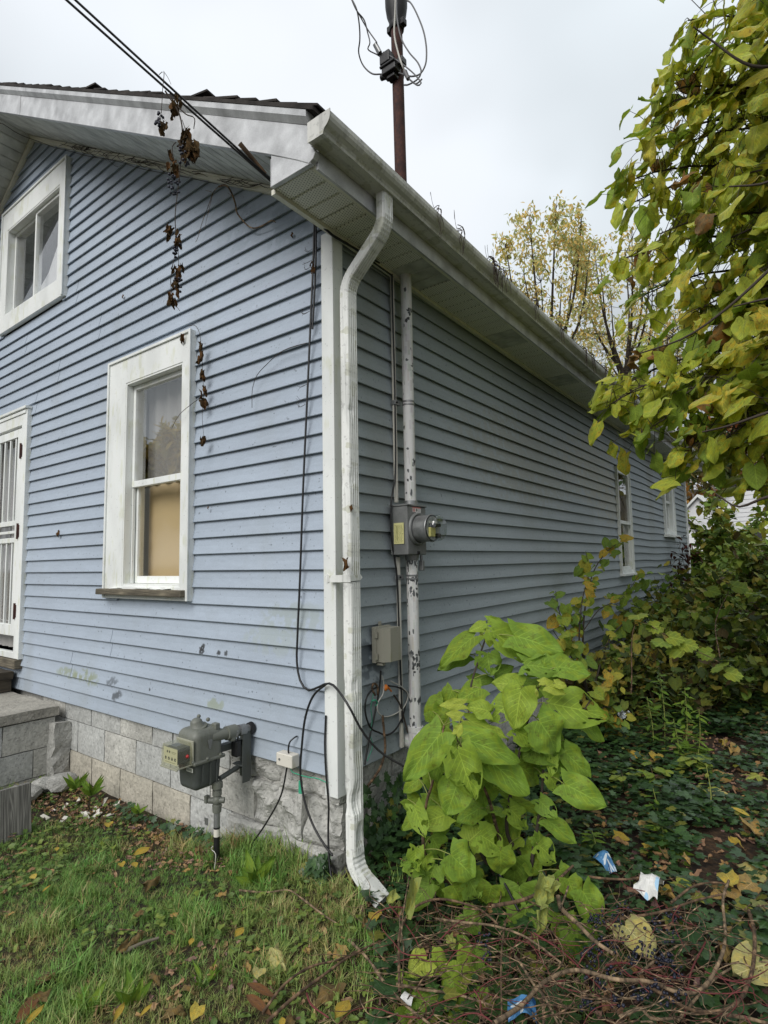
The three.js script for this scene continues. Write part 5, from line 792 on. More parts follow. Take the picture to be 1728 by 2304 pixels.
  for (const [x, y, s] of [[305, 2110, .09], [275, 2135, .08], [344, 1975, .1], [386, 2095, .06], [390, 2060, .05], [350, 2195, .08], [425, 2220, .07], [765, 2145, .13], [730, 2235, .15], [310, 2058, .05], [495, 2015, .06], [585, 2040, .06], [558, 2180, .06], [110, 2195, .09], [80, 2250, .09], [655, 2290, .1], [690, 2140, .06], [480, 2178, .06], [395, 2270, .09], [448, 1905, .09], [360, 1880, .07], [300, 1870, .05], [230, 1850, .06], [820, 2080, .06]]) fall(x, y, s * .72, (x % 3) ? 'brown' : 'tan', CRUMP[(x + y) % 4], bl + ' ' + where(x, y), bg, .04);
  const ol = 'small pale brown leaf lying on the ivy', og = 'brown leaves on the ivy';
  for (let i = 0; i < 34; i++) { const x = 1340 + R() * 390, y = 1600 + R() * 430; if (x < 1340 + (1750 - y) * .1) continue; fall(x, y, .035 + .045 * R(), R() < .3 ? 'gold' : R() < .6 ? 'tan' : 'brown', R() < .5 ? HEART[i % 5] : CRUMP[i % 4], ol + (y > 1900 ? ' beside the plastic wrappers' : y > 1760 ? ' between the seedlings and the wrappers' : x > 1560 ? ' right of the tall weeds' : ' around the foil wrapper and short weeds'), og, .05 + .03 * R()); }
  // rubbish
  const print = (seed, blue) => canvasTex(128, 128, (c, w, h) => { c.fillStyle = blue ? '#4a7fae' : '#d2d2ce'; c.fillRect(0, 0, w, h); const q = rng(seed); for (let i = 0; i < 9; i++) { c.fillStyle = blue ? (q() > .5 ? '#c9d3da' : '#2c5688') : (q() > .6 ? '#9fc3dd' : '#c9c9c6'); c.beginPath(); c.ellipse(q() * w, q() * h, 8 + 30 * q(), 4 + 12 * q(), q() * 3, 0, 7); c.fill(); } });
  const crumple = (px, py, h, w, d, m, label, seed, lift) => { w *= .8; d *= .8; const g = new THREE.PlaneGeometry(w, d, 14, 10).rotateX(-Math.PI / 2), p = g.attributes.position; for (let i = 0; i < p.count; i++) { const x = p.getX(i), z = p.getZ(i); p.setXYZ(i, x * (.85 + .3 * fbm(z * 20, x * 9, seed, 2)), h * (fbm(x * 16 + seed, z * 16, seed, 3) * 1.6 - .3) - .5 * h * (x / w) ** 2 * 4, z + .03 * (fbm(x * 14, z * 14, seed + 4, 2) - .5)); } const f = g.toNonIndexed(); f.computeVertexNormals(); const o = obj('plastic_wrapper', f, m, scene); const q = onPlane(px, py, 'y', lift); o.position.copy(q); o.rotation.y = .5 + seed; tag(o, label, 'wrapper'); };
  crumple(1465, 1997, .055, .20, .11, std({ map: print(3, false), roughness: .35 }), 'crumpled white plastic wrapper with pale blue print on the ivy', 1.1, .07); crumple(1357, 1948, .06, .13, .10, std({ map: print(5, true), roughness: .3 }), 'blue plastic wrapper crumpled on the ivy near the catalpa', 2.2, .06); crumple(1175, 2275, .06, .11, .10, std({ map: print(7, true), roughness: .3 }), 'blue and white wrapper under the vines at the bottom edge', 3.1, .07); crumple(920, 2240, .03, .07, .05, std({ color: lin(.7, .7, .68), roughness: .5 }), 'scrap of white paper under the leafy shoot', 4.4, .05); crumple(1397, 1612, .09, .16, .14, std({ color: lin(.6, .62, .66), roughness: .25, metalness: .6 }), 'silvery foil wrapper lying behind the catalpa', 5.2, .12);
  for (let i = 0; i < 14; i++) { const x = 85 + R() * 190, y = 1790 + R() * 50 - (x - 85) * .05, q = onPlane(x, y, 'y', -.08), o = obj('paper_scrap', jiggle(bx(-.018 - .02 * R(), 0, -.012, .018 + .02 * R(), .006, .012 + .015 * R(), .002), .008, 30, i), M.plasticWhite); o.position.copy(q).setY(gh(q.x, q.z) + .01); o.rotation.set(R(), R() * 6, R() * .6); tag(o, 'small white scrap of rubbish on the bare ground by the porch', 'scrap', 'white scraps by the porch'); }
}

// ---------------------------------------------------------------- weeds at the wall
const weedLeaf = [leafMat(.13, .24, .04, T.vein, .35), leafMat(.18, .29, .05, T.vein, .35), leafMat(.075, .14, .035, T.vein, .3)];
{
  const R = rng(1201);
  const rosette = (px, py, n, len, label, wide) => { const p = onPlane(px, py, 'y', -.04), t = thing('broadleaf_weed', label, 'weed', p.toArray()); for (let i = 0; i < n * 1.6; i++) { const a = i * 2.4 + R(), d = V(Math.cos(a) * .7, .5 + .6 * R(), Math.sin(a) * .7); putLeaf(t, OVAL[i % 3], weedLeaf[i % 2], leafMatrix(V(0, 0, 0), d, camDir(p).addScaledVector(rnd3(R), .6), len * (.6 + .5 * R()), len * wide * .55)); } };
  rosette(575, 1995, 9, .17, 'bright green toothed weed growing in the grass near the gas meter', .8); rosette(753, 1950, 4, .16, 'single upright green weed at the foundation foot beside the downspout', .8); rosette(720, 1990, 3, .08, 'small round leafed weed left of the downspout outlet', 1.2); rosette(205, 1790, 10, .13, 'dark green weed clump at the foundation corner by the porch', .6); rosette(170, 1775, 8, .12, 'smaller dark weed clump touching the porch rubble', .7); rosette(312, 1830, 4, .08, 'little weed sprouting against the tan foundation block', .8); rosette(190, 2285, 6, .10, 'lobed pale green weed in the grass at the bottom left', .9); rosette(300, 2265, 6, .12, 'pale green weed beside the golden leaf at the bottom', .7); rosette(470, 2055, 4, .07, 'small pale weed in the middle of the lawn', 1); rosette(460, 2220, 5, .10, 'narrow leafed weed in the lawn near the bottom', .4);
  // tall narrow leaved weeds out on the ivy
  const tall = (p, h, n, len, label, mats, lean = 0) => { const t = thing('tall_weed', label, 'weed', p.toArray()); const top = V(lean * h, h, (R() - .5) * .2 * h); obj('stem', tube([[0, -.03, 0], top.clone().multiplyScalar(.5).add(V(.02, 0, .01)), top], .005, .002, 5), M.stalk, t); for (let i = 0; i < n; i++) { const k = .12 + .88 * i / n, b = top.clone().multiplyScalar(k), a = i * 2.4 + R(), l = len * (1.15 - .6 * k) * (.8 + .4 * R()); putLeaf(t, LANCE[i % 3], mats[i % mats.length], leafMatrix(b, V(Math.cos(a), .45 - .8 * R(), Math.sin(a)), V(0, 1, 0).addScaledVector(rnd3(R), .7), l, l * 1.15)); } };
  const g = (px, py) => { const p = onPlane(px, py, 'y', -.07); return p; };
  tall(g(1610, 1560), 1.0, 70, .16, 'tallest dark narrow leaved weed standing behind the ivy', [weedLeaf[2], weedLeaf[2], weedLeaf[0]]); tall(g(1585, 1590), .75, 60, .15, 'dark narrow leaved weed drooping beside the tallest one', [weedLeaf[2], weedLeaf[0]], .05); tall(g(1495, 1690), .62, 46, .13, 'grey green leafy weed left of the tall dark weeds', [weedLeaf[0], weedLeaf[2]]); tall(g(1540, 1710), .55, 46, .12, 'leafy weed in the middle of the narrow leaved group', [weedLeaf[0], weedLeaf[1]], .06); tall(g(1470, 1700), .45, 36, .11, 'short leafy weed at the left of the narrow leaved group', [weedLeaf[0], weedLeaf[2]], -.05); tall(g(1565, 1720), .42, 36, .11, 'spreading leafy weed at the right of the narrow leaved group', [weedLeaf[0], weedLeaf[1]], .12); tall(g(1525, 1735), .38, 34, .10, 'low leafy weed in front of the narrow leaved group', [weedLeaf[1], weedLeaf[0]]); tall(g(1490, 1925), .16, 26, .12, 'bright green whorled weed rising from the ivy', [weedLeaf[1]]); tall(g(1520, 1940), .12, 20, .1, 'bright green low weed right of the whorled weed', [weedLeaf[1]]); tall(g(1595, 1850), .33, 10, .08, 'thin pale weed with a leaf tuft at its top on the ivy', [FALL.lime]); tall(g(1335, 1930), .14, 18, .10, 'bright narrow leaved weed beside the blue wrapper', [weedLeaf[1]]); tall(g(1475, 1860), .22, 12, .09, 'slim weed with few drooping leaves on the ivy', [weedLeaf[0]]); tall(g(1660, 1480), .8, 50, .15, 'leafy weed in the shade at the right edge', [weedLeaf[2]]); tall(g(1690, 1560), .5, 40, .13, 'low dark weed in the shade at the right edge', [weedLeaf[2], weedLeaf[0]]);
}

// a shrub: stems from the base with leaves along them; near ones carry each leaf as a part, far ones as one mass
function shrub(name, label, cat, base, o) {
  const R = rng(o.seed), t = thing(name, label, cat, base.toArray(), 0, o.group), st = [], leaves = [];
  for (let i = 0; i < o.stems; i++) {
    const a = R() * 6.28, h = o.h * (.55 + .45 * R()), s = o.spread * (.3 + .7 * R()), p = [[(R() - .5) * .15, -.05, (R() - .5) * .15]]; let x = 0, z = 0;
    for (let k = 1; k <= 4; k++) { const u = k / 4; p.push([Math.cos(a) * s * u * u + (R() - .5) * .12 * o.h, h * u * (1 - .12 * u * (o.arch ?? 1)), Math.sin(a) * s * u * u + (R() - .5) * .12 * o.h]); }
    st.push(tube(p, .006 * o.h + .003, .0015, 5, 3)); const c = new THREE.CatmullRomCurve3(vecs(p)); const n = Math.round(o.n / o.stems);
    for (let j = 0; j < n; j++) { const u = .22 + .78 * R(), b = c.getPointAt(u).add(rnd3(R).multiplyScalar(o.fuzz ?? .22)), d = rnd3(R).add(V(0, -.15, 0)); leaves.push([leafMatrix(b, d, V(0, 1, 0).addScaledVector(rnd3(R), .8), o.size * (.6 + .7 * R()), o.size * (.6 + .6 * R())), R()]); }
  }
  obj('stem', st, o.bark ?? M.twigDark, t);
  if (o.parts) leaves.forEach(([m, q]) => putLeaf(t, o.geo[(q * 97 | 0) % o.geo.length], o.mats[(q * 1009 | 0) % o.mats.length], m));
  else { const per = o.cols.length; const f = putMany(t, 'foliage', o.geo[0], o.mat ?? M.foliage, leaves.map((l) => l[0]), leaves.map(([, q]) => { const c = o.cols[(q * 1009 | 0) % per], k = .75 + .5 * ((q * 7919) % 1); return lin(c[0] * k, c[1] * k, c[2] * k); })); }
  return t;
}
M.foliage = new THREE.MeshPhysicalMaterial({ color: 0xffffff, map: T.vein, roughness: .75, specularIntensity: .5, transmission: .35, thickness: 0, side: THREE.DoubleSide });
M.airy = new THREE.MeshPhysicalMaterial({ color: 0xffffff, roughness: .8, specularIntensity: .4, transmission: .55, thickness: 0, side: THREE.DoubleSide });
const SAP = [leafMat(.22, .32, .07), leafMat(.28, .36, .08), leafMat(.40, .39, .09, T.vein), leafMat(.46, .36, .09, T.veinMottle), leafMat(.16, .26, .07)];
{
  // sapling along the wall
  const R = rng(1301), t = thing('wall_sapling', 'slender sapling with green and yellow leaves leaning on the side wall', 'sapling');
  const W = (px, py, x) => onPlane(px, py, 'x', x);
  const br = [
    [W(1325, 1600, .30), W(1312, 1470, .25), W(1316, 1370, .24), W(1334, 1290, .25), W(1372, 1235, .28), W(1405, 1215, .32)], [W(1330, 1600, .32), W(1304, 1470, .26), W(1310, 1350, .25), W(1325, 1290, .24), W(1318, 1240, .22)],
    [W(1325, 1560, .32), W(1290, 1450, .26), W(1262, 1390, .22), W(1250, 1330, .2)], [W(1330, 1570, .35), W(1370, 1440, .34), W(1420, 1390, .36), W(1450, 1360, .4)], [W(1330, 1540, .36), W(1280, 1470, .34), W(1245, 1420, .32)], [W(1320, 1620, .36), W(1365, 1520, .42), W(1420, 1470, .46), W(1470, 1450, .5)], [W(1300, 1620, .38), W(1340, 1560, .45), W(1385, 1530, .5)], [W(1312, 1420, .26), W(1350, 1370, .28), W(1400, 1345, .34), W(1440, 1290, .36)], [W(1340, 1600, .45), W(1370, 1590, .52), W(1395, 1640, .55)],
  ];
  br.forEach((b, i) => { obj('stem', tube(b, .011 - .0008 * i, .0025, 6, 4), M.twigDark, t); const c = new THREE.CatmullRomCurve3(b); for (let j = 0; j < 26; j++) { const u = .3 + .7 * (j + R()) / 26, p = c.getPointAt(Math.min(u, 1)), d = rnd3(R).add(V(.1, -.12, .1)), l = .07 + .05 * R(); putLeaf(t, j % 3 ? HEART[j % 5] : OVAL[j % 3], SAP[(R() * 5) | 0], leafMatrix(p.addScaledVector(rnd3(R), .14), d, V(0, .8, 0).add(camDir(p).multiplyScalar(1)).addScaledVector(rnd3(R), .6), l, l * .9)); } });
  // grape vine with lobed leaves
  const gv = thing('grape_vine', 'wild grape vine with pale green lobed leaves in the shade behind the weeds', 'vine');
  for (const [x, y, d, s] of [[1435, 1385, 4.6, .17], [1447, 1402, 4.6, .16], [1475, 1410, 4.6, .15], [1490, 1445, 4.5, .17], [1515, 1435, 4.5, .15], [1523, 1462, 4.5, .17], [1545, 1450, 4.5, .16], [1620, 1500, 4.4, .16], [1640, 1485, 4.4, .15], [1645, 1515, 4.4, .16], [1590, 1470, 4.6, .15], [1600, 1330, 5.4, .16], [1640, 1340, 5.4, .16], [1660, 1320, 5.4, .18]]) { const p = at(x, y, d), a = R() * 6.28; putLeaf(gv, GRAPE[x % 2], SAP[x % 2], leafMatrix(p, V(Math.cos(a), -.2, Math.sin(a)), V(0, 1, 0).add(camDir(p).multiplyScalar(1)).addScaledVector(rnd3(R), .4), s * .9, s * .9)); }
  obj('stem', tube([at(1420, 1560, 4.6), at(1435, 1400, 4.65), at(1500, 1430, 4.55), at(1545, 1455, 4.55), at(1600, 1480, 4.5), at(1650, 1510, 4.45)], .006, .003, 5), M.vine, gv); obj('stem', tube([at(1620, 1480, 4.5), at(1610, 1400, 5), at(1640, 1330, 5.45)], .005, .003, 5), M.vine, gv);
  // low seedlings in the ivy
  for (const [px, py, n, s, label] of [[1400, 1770, 8, .08, 'low seedling with oval leaves on the ivy right of the catalpa'], [1560, 1740, 12, .10, 'cluster of green seedling leaves at the foot of the weeds'], [1465, 1755, 7, .09, 'small yellow green seedling left of the green cluster'], [1390, 1580, 9, .10, 'pale seedling above the foil wrapper'], [1320, 1545, 8, .11, 'green oval leaved seedling near the base of the sapling']]) { const p = onPlane(px, py, 'y', .0), q = thing('seedling', label, 'seedling', p.toArray()); obj('stem', tube([[0, -.06, 0], [.01, .05, 0], [.0, .1, .01]], .003, .002, 5), M.vine, q); for (let i = 0; i < n; i++) { const a = R() * 6.28; putLeaf(q, HEART[i % 5], SAP[i % 2], leafMatrix(V(Math.cos(a) * .05, .02 + .1 * R(), Math.sin(a) * .05), V(Math.cos(a), .0, Math.sin(a)), V(0, 1, 0).addScaledVector(rnd3(R), .6), s, s * .75)); } }
  const dk = [[.13, .20, .06], [.21, .27, .07], [.31, .34, .08], [.08, .12, .055], [.14, .10, .055], [.42, .37, .10]], gr = [[.22, .36, .08], [.31, .42, .09], [.15, .26, .06], [.40, .46, .12]], rd = [[.12, .02, .02], [.08, .02, .018], [.04, .03, .02], [.14, .05, .02]];
  const S = (label, x, z, h, spread, n, size, cols, seed, geo = [HEART[1]], group) => shrub('thicket_shrub', label, 'shrub', V(x, gh(x, z), z), { stems: 14, h, spread, n, size, cols, seed, geo, group, fuzz: .3 });
  S('dark tangled shrub against the far end of the side wall', .55, -7.6, 1.5, .6, 900, .10, dk, 41); S('brushy green shrub right of the far windows', 1.05, -7.4, 1.55, .8, 1100, .10, [...gr, ...dk], 42); S('dense leafy shrub at the right edge under the tree', 1.75, -6.4, 1.5, .8, 1300, .10, [...gr, ...dk], 43); S('low dark undergrowth shrub behind the tall weeds', .95, -5.6, .75, .7, 700, .09, dk, 44); S('yellow green shrub glowing under the tree branches', 1.45, -8.6, 1.9, .8, 1000, .12, [...gr, [.24, .24, .05]], 45); S('brown twiggy undergrowth behind the sapling', .5, -4.7, .5, .6, 420, .08, dk, 46);
  S('green bush behind the end corner of the house', .7, -12, 2.4, 1.2, 1500, .14, gr, 47); S('broad green bush left of the white neighbour house', -.3, -14.5, 2.5, 1.4, 1500, .15, gr, 48); S('green bush below the white neighbour house', 1.0, -16, 2.6, 1.5, 1500, .16, gr, 49); S('leafy green bush at the far right', 2.2, -12.5, 2.7, 1.5, 1500, .15, [...gr, [.2, .2, .05]], 50); S('tall green bush beyond the right edge', 3.2, -9, 2.8, 1.5, 1300, .14, gr, 51); S('shaded shrub beyond the right edge', 2.9, -5, 1.5, 1, 1000, .11, dk, 52);
  S('leafy yellow green shrub right of the wall sapling', .85, -4.9, 1.15, .55, 700, .10, [...gr, [.30, .28, .06]], 60); S('tangled vine covered shrub in front of the far windows', .45, -6.2, 1.25, .45, 800, .10, [...dk, [.28, .26, .06]], 61); S('thick green shrub at the right edge behind the tall weeds', 1.4, -4.9, 1.2, .6, 900, .10, [...gr, ...dk], 62); S('tall leafy shrub below the tree branches at right', 1.65, -7.6, 2.1, .7, 1100, .12, [...gr, ...dk], 63); S('yellowing shrub below the second far window', .6, -8.8, 1.6, .4, 600, .10, [...gr, [.34, .28, .06]], 64); S('low brown and green scrub right of the foil wrapper', .75, -3.9, .6, .45, 420, .09, dk, 65);
  S('leafy shrub filling the wall behind the sapling', .42, -4.4, 1.2, .3, 520, .085, [...gr, [.40, .36, .09]], 66); S('upright yellow green shrub between the sapling and far windows', .55, -5.5, 1.55, .35, 700, .09, [...gr, [.42, .36, .08]], 67); S('bright leafy shrub against the right edge at mid height', 1.5, -5.9, 1.45, .6, 800, .095, [...gr, ...dk], 68); S('mixed green scrub in front of the dark shrubs', 1.1, -4.4, .85, .5, 620, .085, [...gr, ...dk], 69);
  S('low tangled growth at the foot of the wall sapling', .30, -3.0, .75, .3, 420, .075, [...dk, [.40, .34, .08]], 70); S('yellow and green undergrowth right of the wall sapling', .50, -3.5, .95, .4, 560, .08, [...gr, ...dk, [.44, .34, .08]], 71); S('shaded undergrowth below the far windows', .28, -5.0, 1.0, .25, 460, .08, [...dk, [.40, .34, .08]], 72); S('dark leafy growth between the weeds and the far thicket', .85, -4.2, 1.0, .4, 560, .085, dk, 73); S('tall loose shrub in front of the white neighbour house', .35, -13, 3.4, 1.2, 1100, .15, [...gr, [.5, .42, .1]], 74); S('loose yellowing shrub hiding the white neighbour house wall', 1.6, -15, 3.5, 1.3, 1000, .16, [...gr, [.5, .42, .1]], 75);
  shrub('red_creeper', 'dark red creeper climbing below the far side window', 'creeper', V(.14, .0, -8.35), { stems: 9, h: 1.85, spread: .25, n: 380, size: .10, cols: rd, seed: 53, geo: [OVAL[1]], fuzz: .3, arch: 0 });
}

// ---------------------------------------------------------------- the large leaved tree on the right
{
  const R = rng(1401), t = thing('broadleaf_tree', 'broad tree with large yellow green leaves hanging over the right side', 'tree');
  const tb = V(3.35, 0, -2.9), crown = V(3.0, 4.3, -2.5);
  obj('trunk', tube([tb.clone().setY(-.1), V(3.3, 1.2, -2.85), V(3.2, 2.6, -2.75), V(3.15, 4.2, -2.7), V(3.1, 6.4, -2.6)], .15, .05, 12, 6), M.bark, t);
  const mats = [leafMat(.44, .51, .08, T.vein, .5), leafMat(.50, .53, .09, T.vein, .5), leafMat(.52, .51, .10, T.veinMottle, .5), leafMat(.58, .52, .11, T.vein, .5), leafMat(.26, .37, .06, T.veinFresh, .5), leafMat(.42, .48, .07, T.veinMottle, .5), leafMat(.20, .12, .06, T.veinMottle, .2, .85), leafMat(.48, .54, .10, T.vein, .5)];
  const tips = [];
  const rad = V(1.75, 2.8, 2.2);
  for (let i = 0; i < 60; i++) { const u = (i + .5) / 60, y = 1 - 2 * u * .86, a = i * 2.39996, r = Math.sqrt(Math.max(0, 1 - y * y)); const k = .82 + .26 * R(); tips.push(V(Math.cos(a) * r * rad.x * k, y * rad.y * k, Math.sin(a) * r * rad.z * k).add(crown)); }
  // long low limbs reaching over towards the house
  for (const p of [[1320, 930, 3.6], [1345, 890, 3.9], [1400, 990, 3.5], [1480, 1040, 3.4], [1580, 1010, 3.1], [1370, 600, 3.9], [1345, 425, 3.9], [1400, 330, 3.8], [1430, 250, 3.6], [1490, 60, 3.5], [1480, 180, 3.6], [1420, 680, 3.9], [1440, 800, 3.7], [1500, 900, 3.3], [1600, 880, 3.0], [1690, 1120, 3.2], [1640, 1080, 3.5], [1680, 960, 2.8], [1650, 640, 2.9], [1560, 460, 3.2], [1640, 260, 3.0], [1560, 150, 3.3], [1660, 60, 3.0], [1530, 720, 3.4], [1600, 560, 3.1], [1700, 400, 2.7], [1380, 480, 4.1], [1500, 330, 3.5], [1460, 540, 3.7], [1700, 800, 2.7], [1705, 180, 2.8]]) tips.push(at(p[0] + (p[1] > 800 ? 42 : p[1] > 450 ? 24 : 58), p[1] - 14, p[2] * .75 + 1.2));
  const leaves = [];
  tips.forEach((tip, i) => {
    if (tip.y < 1.9 && i < 60) return;
    const h = clamp(tip.y * .55 + .9, 1.8, 6), o = V(lerp(3.35, 3.1, h / 6.4), h, -2.75), mid = o.clone().lerp(tip, .5).add(V(0, .25 + .15 * R(), 0)), pts = [o, mid, tip.clone().lerp(mid, .3).add(V(0, .10, 0)), tip];
    obj('branch', tube(pts, .022, .004, 6, 4), M.twigDark, t);
    const c = new THREE.CatmullRomCurve3(pts, false, 'centripetal'), n = i < 60 ? 44 : 84;
    for (let j = 0; j < n; j++) {
      const u = 1 - .62 * Math.pow((j + R()) / n, 1.1), p = c.getPointAt(clamp(u)), out = p.clone().sub(crown).setY(0).normalize(), off = rnd3(R).multiplyScalar(j < 2 ? .08 : .46);
      p.add(off); const o2 = out.clone(), d = out.multiplyScalar(.2 + .4 * R()).addScaledVector(rnd3(R), 1.4).add(V(-.1, -.42 - .35 * R(), 0)), len = .085 + .095 * R();
      leaves.push({ m: leafMatrix(p, d, V(-.25, .75, .85).addScaledVector(o2, .4).addScaledVector(rnd3(R), .9), len, len * (.85 + .2 * R())), p, tw: [c.getPointAt(clamp(u)), p.clone()], k: R(), len });
    }
  });
  for (const b of [[[1840, 500, 3.0], [1640, 690, 3.1], [1540, 760, 3.2], [1440, 795, 3.3]], [[1840, 900, 2.9], [1728, 928, 2.9], [1640, 958, 3.0], [1580, 972, 3.1]], [[1840, 660, 2.8], [1728, 672, 2.8], [1650, 690, 2.9]], [[1840, 1090, 2.9], [1720, 1120, 2.9], [1660, 1140, 3.0], [1610, 1110, 3.1]], [[1840, 120, 3.0], [1700, 150, 3.0], [1600, 90, 3.1], [1560, 60, 3.1]], [[1840, 330, 2.8], [1728, 410, 2.8], [1640, 420, 2.9]]]) obj('branch', tube(b.map((q) => at(...q)), .011, .004, 6, 5), M.twigDark, t);
  const inView = (p) => { const q = p.clone().project(camera); return Math.abs(q.x) < 1.03 && Math.abs(q.y) < 1.03 && q.z < 1; };
  leaves.forEach((l) => { l.see = inView(l.p) ? l.len / l.p.distanceTo(camera.position) : 0; });
  leaves.sort((a, b) => b.see - a.see);
  const twigs = [], rest = [[], [], []], restC = [[], [], []];
  const pick = (k) => k < .28 ? 0 : k < .44 ? 1 : k < .52 ? 2 : k < .55 ? 3 : k < .76 ? 4 : k < .86 ? 5 : k < .875 ? 6 : 7;
  leaves.forEach((l, i) => {
    if (l.see) twigs.push(tube([l.tw[0], l.tw[0].clone().lerp(l.tw[1], .6).add(V(0, .03, 0)), l.tw[1]], .0028, .0016, 4, 2));
    const mi = pick(l.k), geo = mi === 6 ? CRUMP[i % 4] : HEARTV[i % 9];
    if (i < 300 && l.see) putLeaf(t, geo, mats[mi], l.m); else { rest[i % 3].push(l.m); const c = mats[mi].color; restC[i % 3].push(c.clone()); }
  });
  obj('twigs', twigs, M.twigDark, t).userData.kind = 'stuff';
  rest.forEach((r, i) => putMany(t, 'foliage', HEARTV[i * 3 + 1], new THREE.MeshPhysicalMaterial({ color: 0xffffff, map: i ? T.veinMottle : T.vein, roughness: .75, specularIntensity: .45, transmission: .5, thickness: 0, side: THREE.DoubleSide }), r, restC[i]));
}

// ---------------------------------------------------------------- trees and houses beyond
function farTree(name, label, base, h, o) {
  const R = rng(o.seed), t = thing(name, label, 'tree', base.toArray(), 0, o.group), wood = [], tipsM = [], cols = [];
  const grow = (p, d, len, r, lv) => {
    const q = p.clone().addScaledVector(d, len), mid = p.clone().lerp(q, .5).addScaledVector(rnd3(R), len * .12); wood.push(tube([p, mid, q], r, r * .62, lv > 2 ? 4 : 6, 2));
    if (lv >= o.levels - 2) for (let i = 0; i < o.leafy; i++) { const b = p.clone().lerp(q, R()).addScaledVector(rnd3(R), o.fuzz), c = o.cols[(R() * o.cols.length) | 0], k = .7 + .6 * R(); tipsM.push(leafMatrix(b, rnd3(R).add(V(0, -.2, 0)), rnd3(R).add(V(0, .5, 0)), o.size * (.6 + .8 * R()), o.size * (.5 + .6 * R()))); cols.push(lin(c[0] * k, c[1] * k, c[2] * k)); }
    if (lv < o.levels) { const n = lv === 0 ? o.fork ?? 3 : 2 + (R() < .55 ? 1 : 0); for (let i = 0; i < n; i++) { const nd = d.clone().addScaledVector(rnd3(R), o.spread).add(V(0, o.up, 0)).normalize(); grow(q.clone().lerp(p, i ? .35 * R() : 0), nd, len * (.68 + .2 * R()), r * .62, lv + 1); } }
  };
  for (let i = 0; i < (o.trunks ?? 1); i++) grow(V((R() - .5) * .5 * (o.trunks ?? 1), -.3, (R() - .5) * .4), V((R() - .5) * .3, 1, (R() - .5) * .3).normalize(), h * (o.base ?? .27), h * .0085, 0);
  obj('trunk', wood, M.bark, t); putMany(t, 'crown', OVAL[1], M.airy, tipsM, cols);
  return t;
}
{
  const yel = [[.80, .64, .22], [.72, .64, .24], [.55, .58, .22], [.82, .58, .18], [.45, .50, .2]];
  const airyTree = (label, px, py, depth, rx, ry, seed, tipsN, per) => {
    const R = rng(seed), cen = at(px, py, depth), base = V(cen.x, 0, cen.z), t = thing('thin_yellow_tree', label, 'tree', base.toArray()), c = V(0, cen.y, 0), wood = [], lim = [], ms = [], cs = [];
    wood.push(tube([[0, -.2, 0], [.08, cen.y * .35, .05], [0, cen.y - ry * .9, 0]], .11, .07, 7, 4));
    for (let i = 0; i < 9; i++) { const a = i * 2.4, k = .25 + .6 * R(), e = V(Math.cos(a) * rx * k, ry * (.15 + .7 * R()), Math.sin(a) * rx * k).add(c), s = V(0, cen.y - ry * (.95 + .35 * R()), 0), p = [s, s.clone().lerp(e, .45).add(V(Math.cos(a) * rx * .12, -.1, Math.sin(a) * rx * .12)).addScaledVector(rnd3(R), .2), e]; wood.push(tube(p, .055, .012, 5, 5)); lim.push(...new THREE.CatmullRomCurve3(p).getPoints(14)); }
    for (let i = 0; i < tipsN; i++) { const d = rnd3(R).normalize(), q = Math.cbrt(.12 + .88 * R()), e = V(d.x * rx * q, d.y * ry * q, d.z * rx * q).add(c); let b = lim[0], best = 1e9; for (const l of lim) { const w = l.distanceToSquared(e) + (l.y > e.y ? 3 : 0); if (w < best) { best = w; b = l; } } const mid = b.clone().lerp(e, .55).add(V(0, -.06, 0)).addScaledVector(rnd3(R), .15); wood.push(tube([b, mid, e], .009, .003, 3, 2)); const n = per * (.4 + 1.1 * smooth(-1.0, .6, d.y * q)); for (let k = 0; k < n; k++) { const p = mid.clone().lerp(e, .3 + .8 * R()).addScaledVector(rnd3(R), .34), cc = yel[(R() * 5) | 0], m = .7 + .5 * R(); ms.push(leafMatrix(p, rnd3(R).add(V(0, -.35, 0)), rnd3(R).add(V(0, .3, .3)), .09 + .09 * R(), .07 + .05 * R())); cs.push(lin(cc[0] * m, cc[1] * m, cc[2] * m)); } }
    obj('trunk', wood, M.bark, t); putMany(t, 'crown', OVAL[1], M.airy, ms, cs);
  };
  airyTree('thin yellow leaved tree rising behind the roof, nearest the gutter', 1228, 640, 17, 1.75, 2.55, 5, 260, 15);
  airyTree('bare branched yellow tree standing between the roof and the leafy branches', 1395, 680, 19, 2.0, 2.5, 9, 230, 11);
  airyTree('pale distant tree low behind the end of the gutter', 1450, 800, 25, 3.2, 2.0, 12, 200, 13);
  const mix = [[.05, .09, .025], [.10, .13, .03], [.16, .15, .035], [.20, .16, .04]];
  farTree('far_tree', 'yellow green tree seen through gaps at the right edge', V(3.0, 0, -18), 8.5, { seed: 21, levels: 5, spread: .7, up: .1, leafy: 8, fuzz: .8, size: .32, cols: mix }); farTree('far_tree', 'green tree standing behind the white neighbour house', V(-1.5, 1, -33), 9, { seed: 22, levels: 5, spread: .7, up: .1, leafy: 8, fuzz: .8, size: .4, cols: mix });
  // trees across the street, mirrored in the front windows
  const gold = [[.45, .34, .08], [.36, .32, .08], [.5, .38, .1], [.25, .24, .07]];
  farTree('street_tree', 'broad golden tree across the street mirrored in the front window', V(-29.6, 0, 16.5), 18, { seed: 31, levels: 5, spread: .95, up: .05, leafy: 30, fuzz: 1.3, size: .6, base: .16, up: .02, fork: 5, cols: gold });
  farTree('street_tree', 'smaller golden tree across the street behind the viewer', V(-17, 0, 24), 6.5, { seed: 32, levels: 5, spread: .9, up: .05, leafy: 18, fuzz: .9, size: .45, base: .15, cols: gold });
